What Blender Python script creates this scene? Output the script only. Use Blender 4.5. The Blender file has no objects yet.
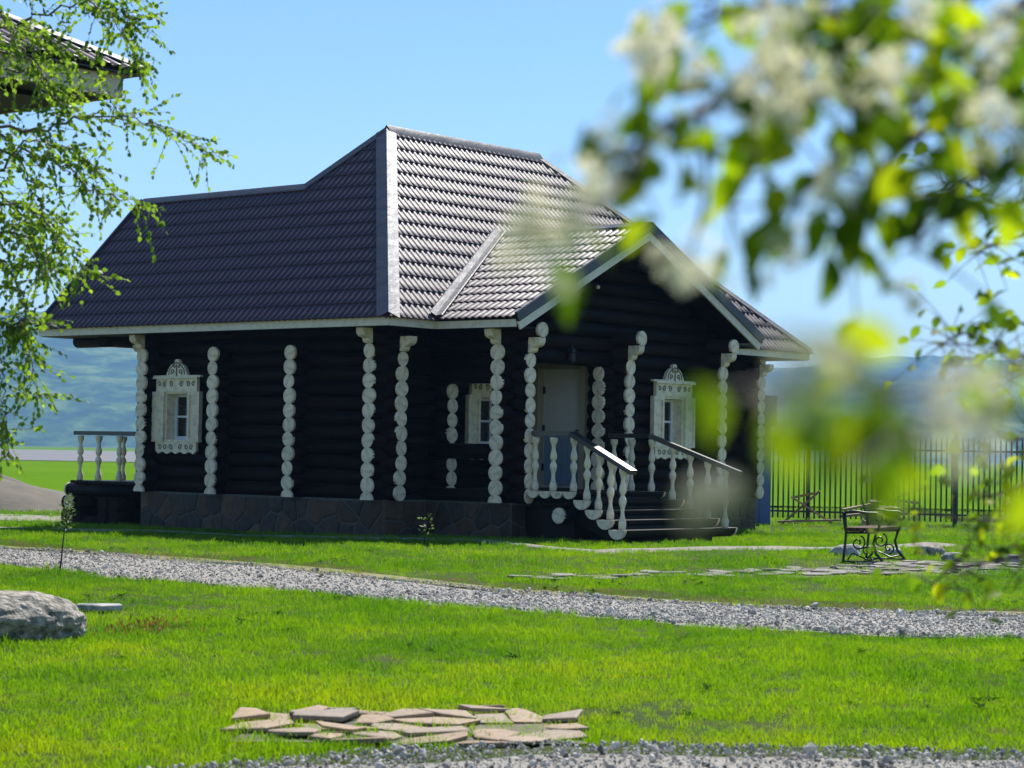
import bpy, bmesh, math, random
import numpy as np
from mathutils import Vector, Matrix, noise as mnoise
R = math.radians
sc = bpy.context.scene
C = sc.collection

# ------------------------------------------------------------------ camera, sky, sun, exposure
CAMH = 1.42
PITCH, ROLL = 0.0321, 0.0183
cd = bpy.data.cameras.new('camera'); cam = bpy.data.objects.new('camera', cd); C.objects.link(cam)
cam.matrix_world = Matrix.Translation((0, 0, CAMH)) @ Matrix.Rotation(math.pi/2+PITCH, 4, 'X') @ Matrix.Rotation(ROLL, 4, 'Z')
cd.sensor_width = 36; cd.lens = 36*2161.25/1024
cd.clip_start = 0.05; cd.clip_end = 40000
cd.dof.use_dof = True; cd.dof.focus_distance = 33.0; cd.dof.aperture_fstop = 6.0; cd.dof.aperture_blades = 9
sc.camera = cam

SUN_EL, SUN_AZ = R(49), R(20)          # azimuth measured to the right of the viewing direction (+Y)
w = bpy.data.worlds.new('World'); sc.world = w; w.use_nodes = True
nt = w.node_tree; bg = nt.nodes['Background']
sky = nt.nodes.new('ShaderNodeTexSky'); sky.sky_type = 'NISHITA'; sky.sun_disc = False
sky.sun_elevation = SUN_EL; sky.sun_rotation = SUN_AZ; sky.altitude = 300; sky.air_density = 0.85; sky.dust_density = 0.0; sky.ozone_density = 1.0
hsv = nt.nodes.new('ShaderNodeHueSaturation'); hsv.inputs['Saturation'].default_value = 1.18
nt.links.new(sky.outputs[0], hsv.inputs['Color']); nt.links.new(hsv.outputs[0], bg.inputs[0]); bg.inputs[1].default_value = 0.1
sd = bpy.data.lights.new('sun', 'SUN'); sd.energy = 5.0; sd.angle = R(0.53); sd.color = (1, 0.965, 0.91)
so = bpy.data.objects.new('sun', sd); C.objects.link(so)
sdir = Vector((math.sin(SUN_AZ)*math.cos(SUN_EL), math.cos(SUN_AZ)*math.cos(SUN_EL), math.sin(SUN_EL)))
so.rotation_euler = sdir.to_track_quat('Z', 'Y').to_euler(); so.location = (0, 0, 60)
sc.view_settings.view_transform = 'Standard'; sc.view_settings.look = 'None'
sc.view_settings.exposure = 0.70; sc.view_settings.gamma = 1
sc.render.engine = 'CYCLES'
sc.cycles.max_bounces = 8; sc.cycles.transparent_max_bounces = 12
sc.render.resolution_x = 1024; sc.render.resolution_y = 768

# ------------------------------------------------------------------ materials
MATS = {}
def nodes(name):
    m = bpy.data.materials.new(name); m.use_nodes = True
    n = m.node_tree.nodes; l = m.node_tree.links
    MATS[name] = m
    return m, n, l, n['Principled BSDF'], n['Material Output']
def ramp(n, l, fac, stops):
    r = n.new('ShaderNodeValToRGB'); e = r.color_ramp.elements
    while len(e) < len(stops): e.new(0.5)
    for i, (p, c) in enumerate(stops):
        e[i].position = p; e[i].color = (*c, 1)
    l.new(fac, r.inputs[0]); return r
def noise(n, l, scale, coord='Object', detail=5, rough=0.6, stretch=(1, 1, 1), dist=0.0, vec=None):
    if vec is None:
        if coord == 'Geo':
            g = n.new('ShaderNodeNewGeometry'); vec = g.outputs['Position']
        else:
            t = n.new('ShaderNodeTexCoord'); vec = t.outputs[coord]
    mp = n.new('ShaderNodeMapping'); mp.inputs['Scale'].default_value = stretch; l.new(vec, mp.inputs[0])
    x = n.new('ShaderNodeTexNoise'); x.inputs['Scale'].default_value = scale; x.inputs['Detail'].default_value = detail
    x.inputs['Roughness'].default_value = rough; x.inputs['Distortion'].default_value = dist
    l.new(mp.outputs[0], x.inputs[0]); return x
def bump(n, l, b, h, strength=0.3, dist=0.02):
    bp = n.new('ShaderNodeBump'); bp.inputs['Strength'].default_value = strength; bp.inputs['Distance'].default_value = dist
    l.new(h, bp.inputs['Height']); l.new(bp.outputs[0], b.inputs['Normal']); return bp
def mixc(n, l, a, b, fac, mode='MIX'):
    m = n.new('ShaderNodeMix'); m.data_type = 'RGBA'; m.blend_type = mode
    for s, v in ((6, a), (7, b)):
        if hasattr(v, 'links'): l.new(v, m.inputs[s])
        else: m.inputs[s].default_value = (*v, 1)
    if hasattr(fac, 'links'): l.new(fac, m.inputs[0])
    else: m.inputs[0].default_value = fac
    return m.outputs[2]
def simple(name, c1, c2, scale=8, rough=0.6, stretch=(1, 1, 1), bs=0.25, bd=0.01, spec=0.5, metal=0.0, coat=0.0, coord='Object', lo=0.3, hi=0.7, rnd=0.0, bscale=None):
    m, n, l, b, o = nodes(name)
    x = noise(n, l, scale, coord, stretch=stretch)
    r = ramp(n, l, x.outputs[0], [(lo, c1), (hi, c2)])
    col = r.outputs[0]
    if rnd:
        oi = n.new('ShaderNodeObjectInfo')
        hs = n.new('ShaderNodeHueSaturation'); mr = n.new('ShaderNodeMapRange')
        mr.inputs[3].default_value = 1-rnd; mr.inputs[4].default_value = 1+rnd
        l.new(oi.outputs['Random'], mr.inputs[0]); l.new(mr.outputs[0], hs.inputs['Value']); l.new(col, hs.inputs['Color']); col = hs.outputs[0]
    l.new(col, b.inputs['Base Color'])
    b.inputs['Roughness'].default_value = rough; b.inputs['Specular IOR Level'].default_value = spec
    b.inputs['Metallic'].default_value = metal; b.inputs['Coat Weight'].default_value = coat; b.inputs['Coat Roughness'].default_value = 0.2
    if bs:
        hx = x if bscale is None else noise(n, l, bscale, coord, stretch=stretch)
        bump(n, l, b, hx.outputs[0], bs, bd)
    return m

simple('log_wood', (0.0055, 0.0024, 0.0017), (0.014, 0.006, 0.0042), 5, 0.6, (0.35, 7, 7), 0.5, 0.02, spec=0.1, rnd=0.4)
simple('dark_wood', (0.006, 0.0042, 0.004), (0.013, 0.0085, 0.007), 6, 0.55, (1, 8, 8), 0.3, 0.008, spec=0.15)
simple('rail_wood', (0.010, 0.007, 0.006), (0.017, 0.011, 0.009), 6, 0.36, (1, 8, 8), 0.05, 0.003, spec=1.0)
# white painted wood: the paint thins out in blotches and along cracks
def white(name, base, dirt, rough=0.5):
    m, n, l, b, o = nodes(name)
    x = noise(n, l, 9, detail=8, rough=0.7); r = ramp(n, l, x.outputs[0], [(0.30, dirt), (0.52, base), (0.8, tuple(min(1, c*1.06) for c in base))])
    oi = n.new('ShaderNodeObjectInfo'); hs = n.new('ShaderNodeHueSaturation'); mr = n.new('ShaderNodeMapRange')
    mr.inputs[3].default_value = 0.86; mr.inputs[4].default_value = 1.04
    l.new(oi.outputs['Random'], mr.inputs[0]); l.new(mr.outputs[0], hs.inputs['Value']); l.new(r.outputs[0], hs.inputs['Color'])
    l.new(hs.outputs[0], b.inputs['Base Color']); b.inputs['Roughness'].default_value = rough
    bump(n, l, b, noise(n, l, 30, detail=6).outputs[0], 0.25, 0.004)
    return m
white('white_paint', (0.86, 0.75, 0.53), (0.48, 0.44, 0.36))
white('log_end_paint', (0.86, 0.74, 0.54), (0.42, 0.35, 0.25), 0.65)
white('trim_white', (0.78, 0.71, 0.56), (0.62, 0.56, 0.44))
white('frame_white', (0.74, 0.76, 0.80), (0.66, 0.68, 0.72), 0.3)
# metal roof tile
m, n, l, b, o = nodes('roof_tile')
x = noise(n, l, 1.3, detail=6); r = ramp(n, l, x.outputs[0], [(0.3, (0.036, 0.007, 0.008)), (0.7, (0.048, 0.010, 0.011))])
l.new(r.outputs[0], b.inputs['Base Color']); b.inputs['Roughness'].default_value = 0.4; b.inputs['Specular IOR Level'].default_value = 0.85
rr = ramp(n, l, noise(n, l, 6, detail=8).outputs[0], [(0.3, (0.38,)*3), (0.75, (0.50,)*3)]); l.new(rr.outputs[0], b.inputs['Roughness'])
bump(n, l, b, noise(n, l, 2.2, detail=3).outputs[0], 0.18, 0.02)
simple('roof_flashing', (0.020, 0.016, 0.024), (0.032, 0.026, 0.036), 2, 0.47, bs=0.5, bd=0.03, spec=0.9, bscale=3.2)
simple('gutter_metal', (0.02, 0.02, 0.025), (0.03, 0.03, 0.035), 2, 0.35, bs=0, spec=0.6)
simple('foundation_mortar', (0.075, 0.068, 0.058), (0.13, 0.12, 0.10), 14, 0.9, bs=0.5, bd=0.02)
# each foundation stone has its own tint
m, n, l, b, o = nodes('foundation_stone')
oi = n.new('ShaderNodeObjectInfo')
r1 = ramp(n, l, oi.outputs['Random'], [(0.0, (0.035, 0.026, 0.02)), (0.3, (0.13, 0.07, 0.038)), (0.55, (0.06, 0.05, 0.042)), (0.8, (0.045, 0.034, 0.027)), (1.0, (0.20, 0.12, 0.065))])
x = noise(n, l, 7, detail=8); c = mixc(n, l, r1.outputs[0], ramp(n, l, x.outputs[0], [(0.3, (0.35, 0.35, 0.35)), (0.7, (1, 1, 1))]).outputs[0], 0.8, 'MULTIPLY')
l.new(c, b.inputs['Base Color']); b.inputs['Roughness'].default_value = 0.75; bump(n, l, b, x.outputs[0], 0.6, 0.03)
# flagstone: warm slate, tint by piece
m, n, l, b, o = nodes('flagstone')
oi = n.new('ShaderNodeObjectInfo')
r1 = ramp(n, l, oi.outputs['Random'], [(0.0, (0.30, 0.20, 0.12)), (0.4, (0.40, 0.28, 0.17)), (0.75, (0.28, 0.22, 0.165)), (1.0, (0.42, 0.28, 0.15))])
x = noise(n, l, 16, detail=9, rough=0.7); c = mixc(n, l, r1.outputs[0], ramp(n, l, x.outputs[0], [(0.3, (0.5, 0.5, 0.5)), (0.65, (1, 1, 1))]).outputs[0], 0.75, 'MULTIPLY')
l.new(c, b.inputs['Base Color']); b.inputs['Roughness'].default_value = 0.8; bump(n, l, b, x.outputs[0], 0.5, 0.012)
simple('boulder', (0.10, 0.09, 0.072), (0.52, 0.46, 0.37), 14, 0.85, bs=1.0, bd=0.06, lo=0.36, hi=0.66)
simple('grey_flagstone', (0.10, 0.09, 0.075), (0.26, 0.23, 0.19), 9, 0.85, bs=0.5, bd=0.02, rnd=0.25)
simple('straw', (0.14, 0.145, 0.045), (0.28, 0.225, 0.10), 3.0, 0.95, coord='Geo', bs=0.6, bd=0.03)
simple('field_stone', (0.22, 0.215, 0.20), (0.46, 0.44, 0.40), 9, 0.85, bs=0.6, bd=0.03, lo=0.38, hi=0.6)
m, n, l, b, o = nodes('pebble')
oi = n.new('ShaderNodeObjectInfo')
r1 = ramp(n, l, oi.outputs['Random'], [(0.0, (0.09, 0.082, 0.07)), (0.22, (0.30, 0.275, 0.235)), (0.7, (0.50, 0.46, 0.395)), (1.0, (0.68, 0.63, 0.545))])
l.new(r1.outputs[0], b.inputs['Base Color']); b.inputs['Roughness'].default_value = 0.85
simple('gravel_bed', (0.20, 0.183, 0.155), (0.44, 0.40, 0.345), 45, 0.95, coord='Geo', bs=0.8, bd=0.03)
simple('path_gravel', (0.17, 0.16, 0.12), (0.30, 0.27, 0.21), 9, 0.95, coord='Geo', bs=0.6, bd=0.03)
simple('bare_soil', (0.07, 0.065, 0.045), (0.17, 0.14, 0.10), 0.7, 0.95, coord='Geo', bs=0.8, bd=0.1)
simple('ploughed_soil', (0.12, 0.115, 0.115), (0.17, 0.165, 0.165), 0.02, 0.95, coord='Geo', bs=0.0, stretch=(0.3, 3, 1))
simple('iron', (0.006, 0.006, 0.007), (0.014, 0.013, 0.013), 20, 0.45, bs=0.2, bd=0.003)
simple('fence_paint', (0.008, 0.009, 0.012), (0.015, 0.016, 0.02), 5, 0.4, bs=0)
simple('bench_board', (0.05, 0.022, 0.011), (0.10, 0.045, 0.022), 6, 0.9, (1, 9, 9), 0.3, 0.004)
simple('lumber', (0.20, 0.13, 0.08), (0.40, 0.28, 0.17), 4, 0.75, (1, 8, 8), 0.3, 0.006, rnd=0.3)
simple('shed_blue', (0.035, 0.10, 0.30), (0.05, 0.13, 0.36), 2, 0.45, bs=0.05)
simple('shed_dark', (0.02, 0.03, 0.05), (0.03, 0.04, 0.06), 2, 0.5, bs=0.05)
simple('door_pale', (0.60, 0.62, 0.62), (0.68, 0.69, 0.68), 4, 0.4, bs=0.05)
simple('door_sky_tint', (0.20, 0.29, 0.40), (0.25, 0.34, 0.46), 4, 0.4, bs=0.05)  # bluish paint with the sky's reflection in the shaded door put into the colour
simple('casing_wood', (0.36, 0.30, 0.19), (0.46, 0.39, 0.26), 5, 0.5, (8, 8, 1), 0.1, 0.003)
simple('birch_bark', (0.06, 0.045, 0.035), (0.16, 0.13, 0.10), 20, 0.7, bs=0.3)
simple('birch_trunk_bark', (0.06, 0.055, 0.05), (0.62, 0.60, 0.56), 5, 0.8, (1, 1, 4), 0.4, lo=0.36, hi=0.46)
simple('tree_bark', (0.035, 0.028, 0.022), (0.09, 0.07, 0.055), 25, 0.8, (4, 4, 1), 0.5, 0.006)
simple('cutout_dark', (0.10, 0.085, 0.06), (0.20, 0.17, 0.12), 20, 0.8, bs=0)  # darkness seen through the sawn openings, put into the colour
# window pane: clear sheet with a mirror on it
m, n, l, b, o = nodes('window_glass')
tr = n.new('ShaderNodeBsdfTransparent'); gl = n.new('ShaderNodeBsdfGlossy'); gl.inputs['Roughness'].default_value = 0.02
fr = n.new('ShaderNodeFresnel'); fr.inputs[0].default_value = 1.75; mx = n.new('ShaderNodeMixShader')
l.new(fr.outputs[0], mx.inputs[0]); l.new(tr.outputs[0], mx.inputs[1]); l.new(gl.outputs[0], mx.inputs[2]); l.new(mx.outputs[0], o.inputs[0])
tr.inputs[0].default_value = (0.75, 0.8, 0.85, 1)
simple('interior_dark', (0.05, 0.05, 0.055), (0.09, 0.09, 0.095), 3, 0.9, bs=0)
# foliage: a diffuse + translucent leaf with a thin wax sheen
def leafmat(name, stops, trans, tcol, rough=0.45, coordloc=False, sheen=0.25):
    m, n, l, b, o = nodes(name)
    if coordloc:
        oi = n.new('ShaderNodeObjectInfo')
        x = noise(n, l, 0.55, vec=oi.outputs['Location'], detail=4); x2 = noise(n, l, 4.5, vec=oi.outputs['Location'], detail=2)
        ad = n.new('ShaderNodeMath'); ad.operation = 'MULTIPLY_ADD'; ad.inputs[1].default_value = 0.30; l.new(oi.outputs['Random'], ad.inputs[0])
        a2 = n.new('ShaderNodeMath'); a2.operation = 'MULTIPLY_ADD'; a2.inputs[1].default_value = 2.1; l.new(x.outputs[0], a2.inputs[0]); l.new(ad.outputs[0], a2.inputs[2])
        sb = n.new('ShaderNodeMath'); sb.operation = 'MULTIPLY_ADD'; sb.inputs[1].default_value = 0.9; sb.inputs[2].default_value = -1.15; l.new(x2.outputs[0], sb.inputs[0]); l.new(sb.outputs[0], ad.inputs[2])
        sp = n.new('ShaderNodeSeparateXYZ'); l.new(oi.outputs['Location'], sp.inputs[0]); mr = n.new('ShaderNodeMapRange'); mr.inputs[1].default_value = 12.5; mr.inputs[2].default_value = 17.5; mr.inputs[3].default_value = 0.14; mr.inputs[4].default_value = -0.16
        l.new(sp.outputs[1], mr.inputs[0]); a3 = n.new('ShaderNodeMath'); a3.operation = 'ADD'; l.new(mr.outputs[0], a3.inputs[0]); l.new(a2.outputs[0], a3.inputs[1]); fac = a3.outputs[0]
    else:
        at = n.new('ShaderNodeAttribute'); at.attribute_name = 'tint'
        oi = n.new('ShaderNodeObjectInfo'); ad = n.new('ShaderNodeMath'); ad.operation = 'ADD'; fm = n.new('ShaderNodeMath'); fm.operation = 'FRACT'
        l.new(at.outputs['Fac'], ad.inputs[0]); l.new(oi.outputs['Random'], ad.inputs[1]); l.new(ad.outputs[0], fm.inputs[0]); fac = fm.outputs[0]
    r = ramp(n, l, fac, stops)
    l.new(r.outputs[0], b.inputs['Base Color']); b.inputs['Roughness'].default_value = rough; b.inputs['Specular IOR Level'].default_value = sheen
    t = n.new('ShaderNodeBsdfTranslucent'); tc = mixc(n, l, r.outputs[0], tcol, 1.0, 'MULTIPLY')
    l.new(tc, t.inputs[0]); mx = n.new('ShaderNodeMixShader'); mx.inputs[0].default_value = trans
    l.new(b.outputs[0], mx.inputs[1]); l.new(t.outputs[0], mx.inputs[2]); l.new(mx.outputs[0], o.inputs[0])
    return m
leafmat('grass_blade', [(0.02, (0.055, 0.15, 0.003)), (0.3, (0.095, 0.20, 0.003)), (0.6, (0.140, 0.25, 0.003)), (0.95, (0.21, 0.28, 0.006))], 0.5, (2.1, 2.1, 0.5), 0.5, True)
leafmat('dry_grass_blade', [(0.1, (0.16, 0.17, 0.03)), (0.6, (0.26, 0.23, 0.07)), (0.95, (0.34, 0.26, 0.11))], 0.4, (1.3, 1.3, 1.2), 0.6, True)
leafmat('birch_leaf', [(0.0, (0.065, 0.125, 0.014)), (0.5, (0.115, 0.195, 0.02)), (1.0, (0.18, 0.26, 0.035))], 0.62, (2.0, 2.0, 1.0))
leafmat('tree_leaf', [(0.0, (0.028, 0.065, 0.008)), (0.35, (0.08, 0.145, 0.008)), (0.7, (0.15, 0.23, 0.008)), (1.0, (0.25, 0.30, 0.012))], 0.68, (2.3, 2.2, 0.8), 0.55, sheen=0.15)
leafmat('petal', [(0.0, (0.70, 0.67, 0.46)), (1.0, (0.82, 0.79, 0.60))], 0.45, (1.1, 1.1, 1.05), 0.6)
simple('stamen', (0.35, 0.28, 0.08), (0.45, 0.36, 0.12), 20, 0.6, bs=0)
leafmat('moss_orange', [(0.0, (0.20, 0.10, 0.02)), (1.0, (0.26, 0.20, 0.03))], 0.3, (1.2, 1.2, 1.0))
leafmat('weed_leaf', [(0.0, (0.03, 0.085, 0.008)), (1.0, (0.08, 0.15, 0.012))], 0.4, (1.6, 1.8, 0.7), 0.8, sheen=0.02)
leafmat('sapling_leaf', [(0.0, (0.07, 0.12, 0.03)), (1.0, (0.18, 0.24, 0.08))], 0.4, (1.5, 1.5, 1.0))

# ground: lawn soil with short growth near, green fields beyond
m, n, l, b, o = nodes('lawn')
x = noise(n, l, 0.9, 'Geo', detail=6); x2 = noise(n, l, 22, 'Geo', detail=5)
r = ramp(n, l, x.outputs[0], [(0.3, (0.045, 0.085, 0.012)), (0.55, (0.075, 0.11, 0.014)), (0.8, (0.13, 0.125, 0.03))])
c = mixc(n, l, r.outputs[0], ramp(n, l, x2.outputs[0], [(0.3, (0.45, 0.45, 0.45)), (0.7, (1.15, 1.15, 1.15))]).outputs[0], 0.7, 'MULTIPLY')
l.new(c, b.inputs['Base Color']); b.inputs['Roughness'].default_value = 0.9; b.inputs['Specular IOR Level'].default_value = 0.1; bump(n, l, b, x2.outputs[0], 1.0, 0.06)
m, n, l, b, o = nodes('far_field')
x = noise(n, l, 0.03, 'Geo', detail=4, stretch=(0.4, 1, 1)); x2 = noise(n, l, 1.2, 'Geo', detail=6)
r = ramp(n, l, x.outputs[0], [(0.3, (0.085, 0.185, 0.010)), (0.7, (0.12, 0.225, 0.012))])
c = mixc(n, l, r.outputs[0], ramp(n, l, x2.outputs[0], [(0.3, (0.75, 0.75, 0.75)), (0.7, (1.1, 1.1, 1.1))]).outputs[0], 0.7, 'MULTIPLY')
l.new(c, b.inputs['Base Color']); b.inputs['Roughness'].default_value = 0.95; b.inputs['Specular IOR Level'].default_value = 0.0
m, n, l, b, o = nodes('hill_forest')
x = noise(n, l, 0.010, 'Geo', detail=8, rough=0.68); x2 = noise(n, l, 0.06, 'Geo', detail=6, rough=0.7)
r = ramp(n, l, x.outputs[0], [(0.36, (0.008, 0.022, 0.008)), (0.46, (0.035, 0.08, 0.015)), (0.55, (0.12, 0.20, 0.03)), (0.66, (0.26, 0.30, 0.08))])
c = mixc(n, l, r.outputs[0], ramp(n, l, x2.outputs[0], [(0.35, (0.45, 0.45, 0.45)), (0.65, (1.2, 1.2, 1.2))]).outputs[0], 0.8, 'MULTIPLY')
l.new(c, b.inputs['Base Color']); b.inputs['Roughness'].default_value = 1.0; b.inputs['Specular IOR Level'].default_value = 0.0

# ------------------------------------------------------------------ mesh helpers
def obj(name, verts, faces, mat, parent=None, smooth=False, fix=False):
    me = bpy.data.meshes.new(name); me.from_pydata([tuple(v) for v in verts], [], faces)
    if fix:
        bm = bmesh.new(); bm.from_mesh(me); bmesh.ops.recalc_face_normals(bm, faces=bm.faces); bm.to_mesh(me); bm.free()
    if smooth: me.polygons.foreach_set('use_smooth', [True]*len(me.polygons))
    me.materials.append(MATS[mat]); me.update()
    o = bpy.data.objects.new(name, me); C.objects.link(o)
    if parent is not None: o.parent = parent
    return o
def inst(name, me, parent=None, mat4=None):
    o = bpy.data.objects.new(name, me); C.objects.link(o)
    if parent is not None: o.parent = parent
    if mat4 is not None: o.matrix_local = mat4
    return o
def tag(o, label=None, cat=None, group=None, kind=None):
    if label: o['label'] = label
    if cat: o['category'] = cat
    if group: o['group'] = group
    if kind: o['kind'] = kind
    return o
def empty(name, loc, rz=0, **k):
    o = bpy.data.objects.new(name, None); C.objects.link(o); o.location = loc; o.rotation_euler = (0, 0, rz); o.empty_display_size = 0.1
    return tag(o, **k)
class MB:
    def __init__(s): s.v = []; s.f = []
    def add(s, v, f):
        k = len(s.v); s.v += [tuple(p) for p in v]; s.f += [tuple(i+k for i in q) for q in f]; return s
    def box(s, a, b, bev=0.0):
        (x0, y0, z0), (x1, y1, z1) = a, b
        return s.add([(x0, y0, z0), (x1, y0, z0), (x1, y1, z0), (x0, y1, z0), (x0, y0, z1), (x1, y0, z1), (x1, y1, z1), (x0, y1, z1)],
                     [(0, 3, 2, 1), (4, 5, 6, 7), (0, 1, 5, 4), (1, 2, 6, 5), (2, 3, 7, 6), (3, 0, 4, 7)])
    def bar(s, p, q, wd, ht, up=(0, 0, 1)):      # rectangular bar from p to q
        p, q = Vector(p), Vector(q); d = (q-p).normalized(); sd_ = d.cross(Vector(up)).normalized(); u = sd_.cross(d)
        v = []
        for c in (p, q):
            for a, b in ((-1, -1), (1, -1), (1, 1), (-1, 1)): v.append(c+sd_*wd/2*a+u*ht/2*b)
        return s.add(v, [(0, 1, 2, 3), (7, 6, 5, 4), (0, 4, 5, 1), (1, 5, 6, 2), (2, 6, 7, 3), (3, 7, 4, 0)])
    def tube(s, pts, rad, seg=6):
        pts = [Vector(p) for p in pts]; n_ = len(pts)
        if not hasattr(rad, '__len__'): rad = [rad]*n_
        k = len(s.v); ref = Vector((0.31, 0.2, 0.93))
        for i, p in enumerate(pts):
            d = (pts[min(i+1, n_-1)]-pts[max(i-1, 0)]); d = d.normalized() if d.length > 1e-9 else Vector((0, 0, 1))
            a = d.cross(ref); a = a.normalized() if a.length > 0.05 else d.cross(Vector((1, 0, 0))).normalized()
            b_ = d.cross(a)
            for j in range(seg):
                t = 2*math.pi*j/seg; s.v.append(tuple(p+a*math.cos(t)*rad[i]+b_*math.sin(t)*rad[i]))
        for i in range(n_-1):
            for j in range(seg):
                s.f.append((k+i*seg+j, k+i*seg+(j+1) % seg, k+(i+1)*seg+(j+1) % seg, k+(i+1)*seg+j))
        s.f.append(tuple(k+j for j in range(seg))[::-1]); s.f.append(tuple(k+(n_-1)*seg+j for j in range(seg)))
        return s
    def lathe(s, prof, seg=10, at=(0, 0, 0)):    # prof: (radius, z)
        k = len(s.v)
        for r_, z in prof:
            for j in range(seg):
                t = 2*math.pi*j/seg; s.v.append((at[0]+r_*math.cos(t), at[1]+r_*math.sin(t), at[2]+z))
        for i in range(len(prof)-1):
            for j in range(seg):
                s.f.append((k+i*seg+j, k+i*seg+(j+1) % seg, k+(i+1)*seg+(j+1) % seg, k+(i+1)*seg+j))
        s.f.append(tuple(k+j for j in range(seg))[::-1]); s.f.append(tuple(k+(len(prof)-1)*seg+j for j in range(seg)))
        return s
    def prism(s, poly, f0, f1):                  # poly: list of 2-D points; f0/f1 map a 2-D point to 3-D
        n_ = len(poly); s.add([f0(p) for p in poly]+[f1(p) for p in poly],
            [tuple(range(n_))[::-1], tuple(range(n_, 2*n_))]+[(i, (i+1) % n_, n_+(i+1) % n_, n_+i) for i in range(n_)])
        return s
    def build(s, name, mat, parent=None, smooth=False, fix=True): return obj(name, s.v, s.f, mat, parent, smooth, fix)
def rough_stone(seed, sx, sy, sz, sub=3, amp=0.22, freq=1.6):
    bm = bmesh.new(); bmesh.ops.create_icosphere(bm, subdivisions=sub, radius=1)
    for v in bm.verts:
        p = v.co.copy(); d = mnoise.fractal(p*freq+Vector((seed*7.3, seed*1.7, 0)), 0.9, 2.0, 4)
        q = p*(1+amp*d)
        q = Vector((q.x, q.y, max(-0.7, min(0.78+0.06*d, q.z))))
        v.co = Vector((q.x*sx, q.y*sy, q.z*sz))
    me = bpy.data.meshes.new('stone'); bm.to_mesh(me); bm.free(); me.polygons.foreach_set('use_smooth', [True]*len(me.polygons)); return me
def clip_poly(poly, px, py, nx, ny):
    out = []
    for i in range(len(poly)):
        a, b = poly[i], poly[(i+1) % len(poly)]
        da = (a[0]-px)*nx+(a[1]-py)*ny; db = (b[0]-px)*nx+(b[1]-py)*ny
        if da <= 0: out.append(a)
        if (da < 0 < db) or (db < 0 < da):
            t = da/(da-db); out.append((a[0]+(b[0]-a[0])*t, a[1]+(b[1]-a[1])*t))
    return out
def voronoi(w_, h_, pts):                        # cells of points within a w x h rectangle
    cells = []
    for i, (x, y) in enumerate(pts):
        poly = [(0, 0), (w_, 0), (w_, h_), (0, h_)]
        for j, (a, b) in enumerate(pts):
            if i == j or abs(a-x)+abs(b-y) > 2.5: continue
            poly = clip_poly(poly, (x+a)/2, (y+b)/2, a-x, b-y)
            if len(poly) < 3: break
        if len(poly) >= 3: cells.append(poly)
    return cells
def inset(poly, d):
    cx = sum(p[0] for p in poly)/len(poly); cy = sum(p[1] for p in poly)/len(poly); out = poly
    res = poly
    for i in range(len(poly)):
        a, b = poly[i], poly[(i+1) % len(poly)]; ex, ey = b[0]-a[0], b[1]-a[1]; L = math.hypot(ex, ey)
        if L < 1e-6: continue
        nx, ny = ey/L, -ex/L
        if (cx-a[0])*nx+(cy-a[1])*ny > 0: nx, ny = -nx, -ny
        res = clip_poly(res, a[0]-nx*d, a[1]-ny*d, nx, ny)
        if len(res) < 3: return []
    return res

# ------------------------------------------------------------------ ground
def gz(x, y):
    z = 0.13*math.exp(-((x-1.0)**2/2/4.0**2+(y-31.5)**2/2/4.0**2))
    near = max(0.0, 1-max(0, y-60)/40.0)
    z += near*(0.05*mnoise.noise(Vector((x*0.22, y*0.16, 3.1)))+0.02*mnoise.noise(Vector((x*0.8, y*0.6, 9.0))))
    return z
def strip_between(name, top, bot, mat, lift, step=0.5, wob=0.12, seed=1):
    # top/bot: polylines with growing x ; a sheet between them that follows the ground
    def smp(pl, t):
        k = min(int(t*(len(pl)-1)), len(pl)-2); f = t*(len(pl)-1)-k
        return Vector((pl[k][0]+(pl[k+1][0]-pl[k][0])*f, pl[k][1]+(pl[k+1][1]-pl[k][1])*f))
    n_ = 60; m_ = 8; v = []; f = []
    for i in range(n_+1):
        a, b = smp(top, i/n_), smp(bot, i/n_)
        for j in range(m_+1):
            t = j/m_; p = a.lerp(b, t)
            wv = wob*mnoise.noise(Vector((p.x*1.3+seed, p.y*1.3, seed*3.0)))*(1 if j in (0, m_) else 0.3)
            p.y += wv
            v.append((p.x, p.y, gz(p.x, p.y)+lift-(0.03 if j in (0, m_) else 0)))
    for i in range(n_):
        for j in range(m_): f.append((i*(m_+1)+j, i*(m_+1)+j+1, (i+1)*(m_+1)+j+1, (i+1)*(m_+1)+j))
    return tag(obj(name, v, f, mat, smooth=True, fix=True), kind='structure')
# one sheet: fine near the camera, coarse to the horizon
xs = [-9000, -4000, -1500, -500, -150, -60]+[-30+i*1.0 for i in range(61)]+[60, 150, 500, 1500, 4000, 9000]
ys = [-200, -40, -10]+[i*1.0 for i in range(0, 62)]+[70, 80, 100, 150, 400, 1200, 3000, 9000]
gv = [(x, y, gz(x, y)) for y in ys for x in xs]; gf = []; nx_ = len(xs)
for j in range(len(ys)-1):
    for i in range(nx_-1): gf.append((j*nx_+i, j*nx_+i+1, (j+1)*nx_+i+1, (j+1)*nx_+i))
ground = tag(obj('ground', gv, gf, 'lawn', smooth=True), kind='structure')
def sheet(name, poly, z, mat):
    return tag(obj(name, [(x, y, z) for x, y in poly], [tuple(range(len(poly)))], mat, fix=True), kind='structure')
sheet('green_field', [(-900, 62), (900, 62), (2200, 1400), (-2200, 1400)], 0.06, 'far_field')
sheet('ploughed_field', [(-300, 172), (-12, 185), (-6, 240), (-10, 420), (-14, 600), (-300, 560)], 0.10, 'ploughed_soil')
ROADT = [(-11.5, 33.5), (-6.82, 29.02), (-4.79, 27.05), (-3.05, 25.55), (-1.78, 24.31), (0.04, 22.2), (2.45, 20.94), (4.75, 19.96), (9, 18.3)]
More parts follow.
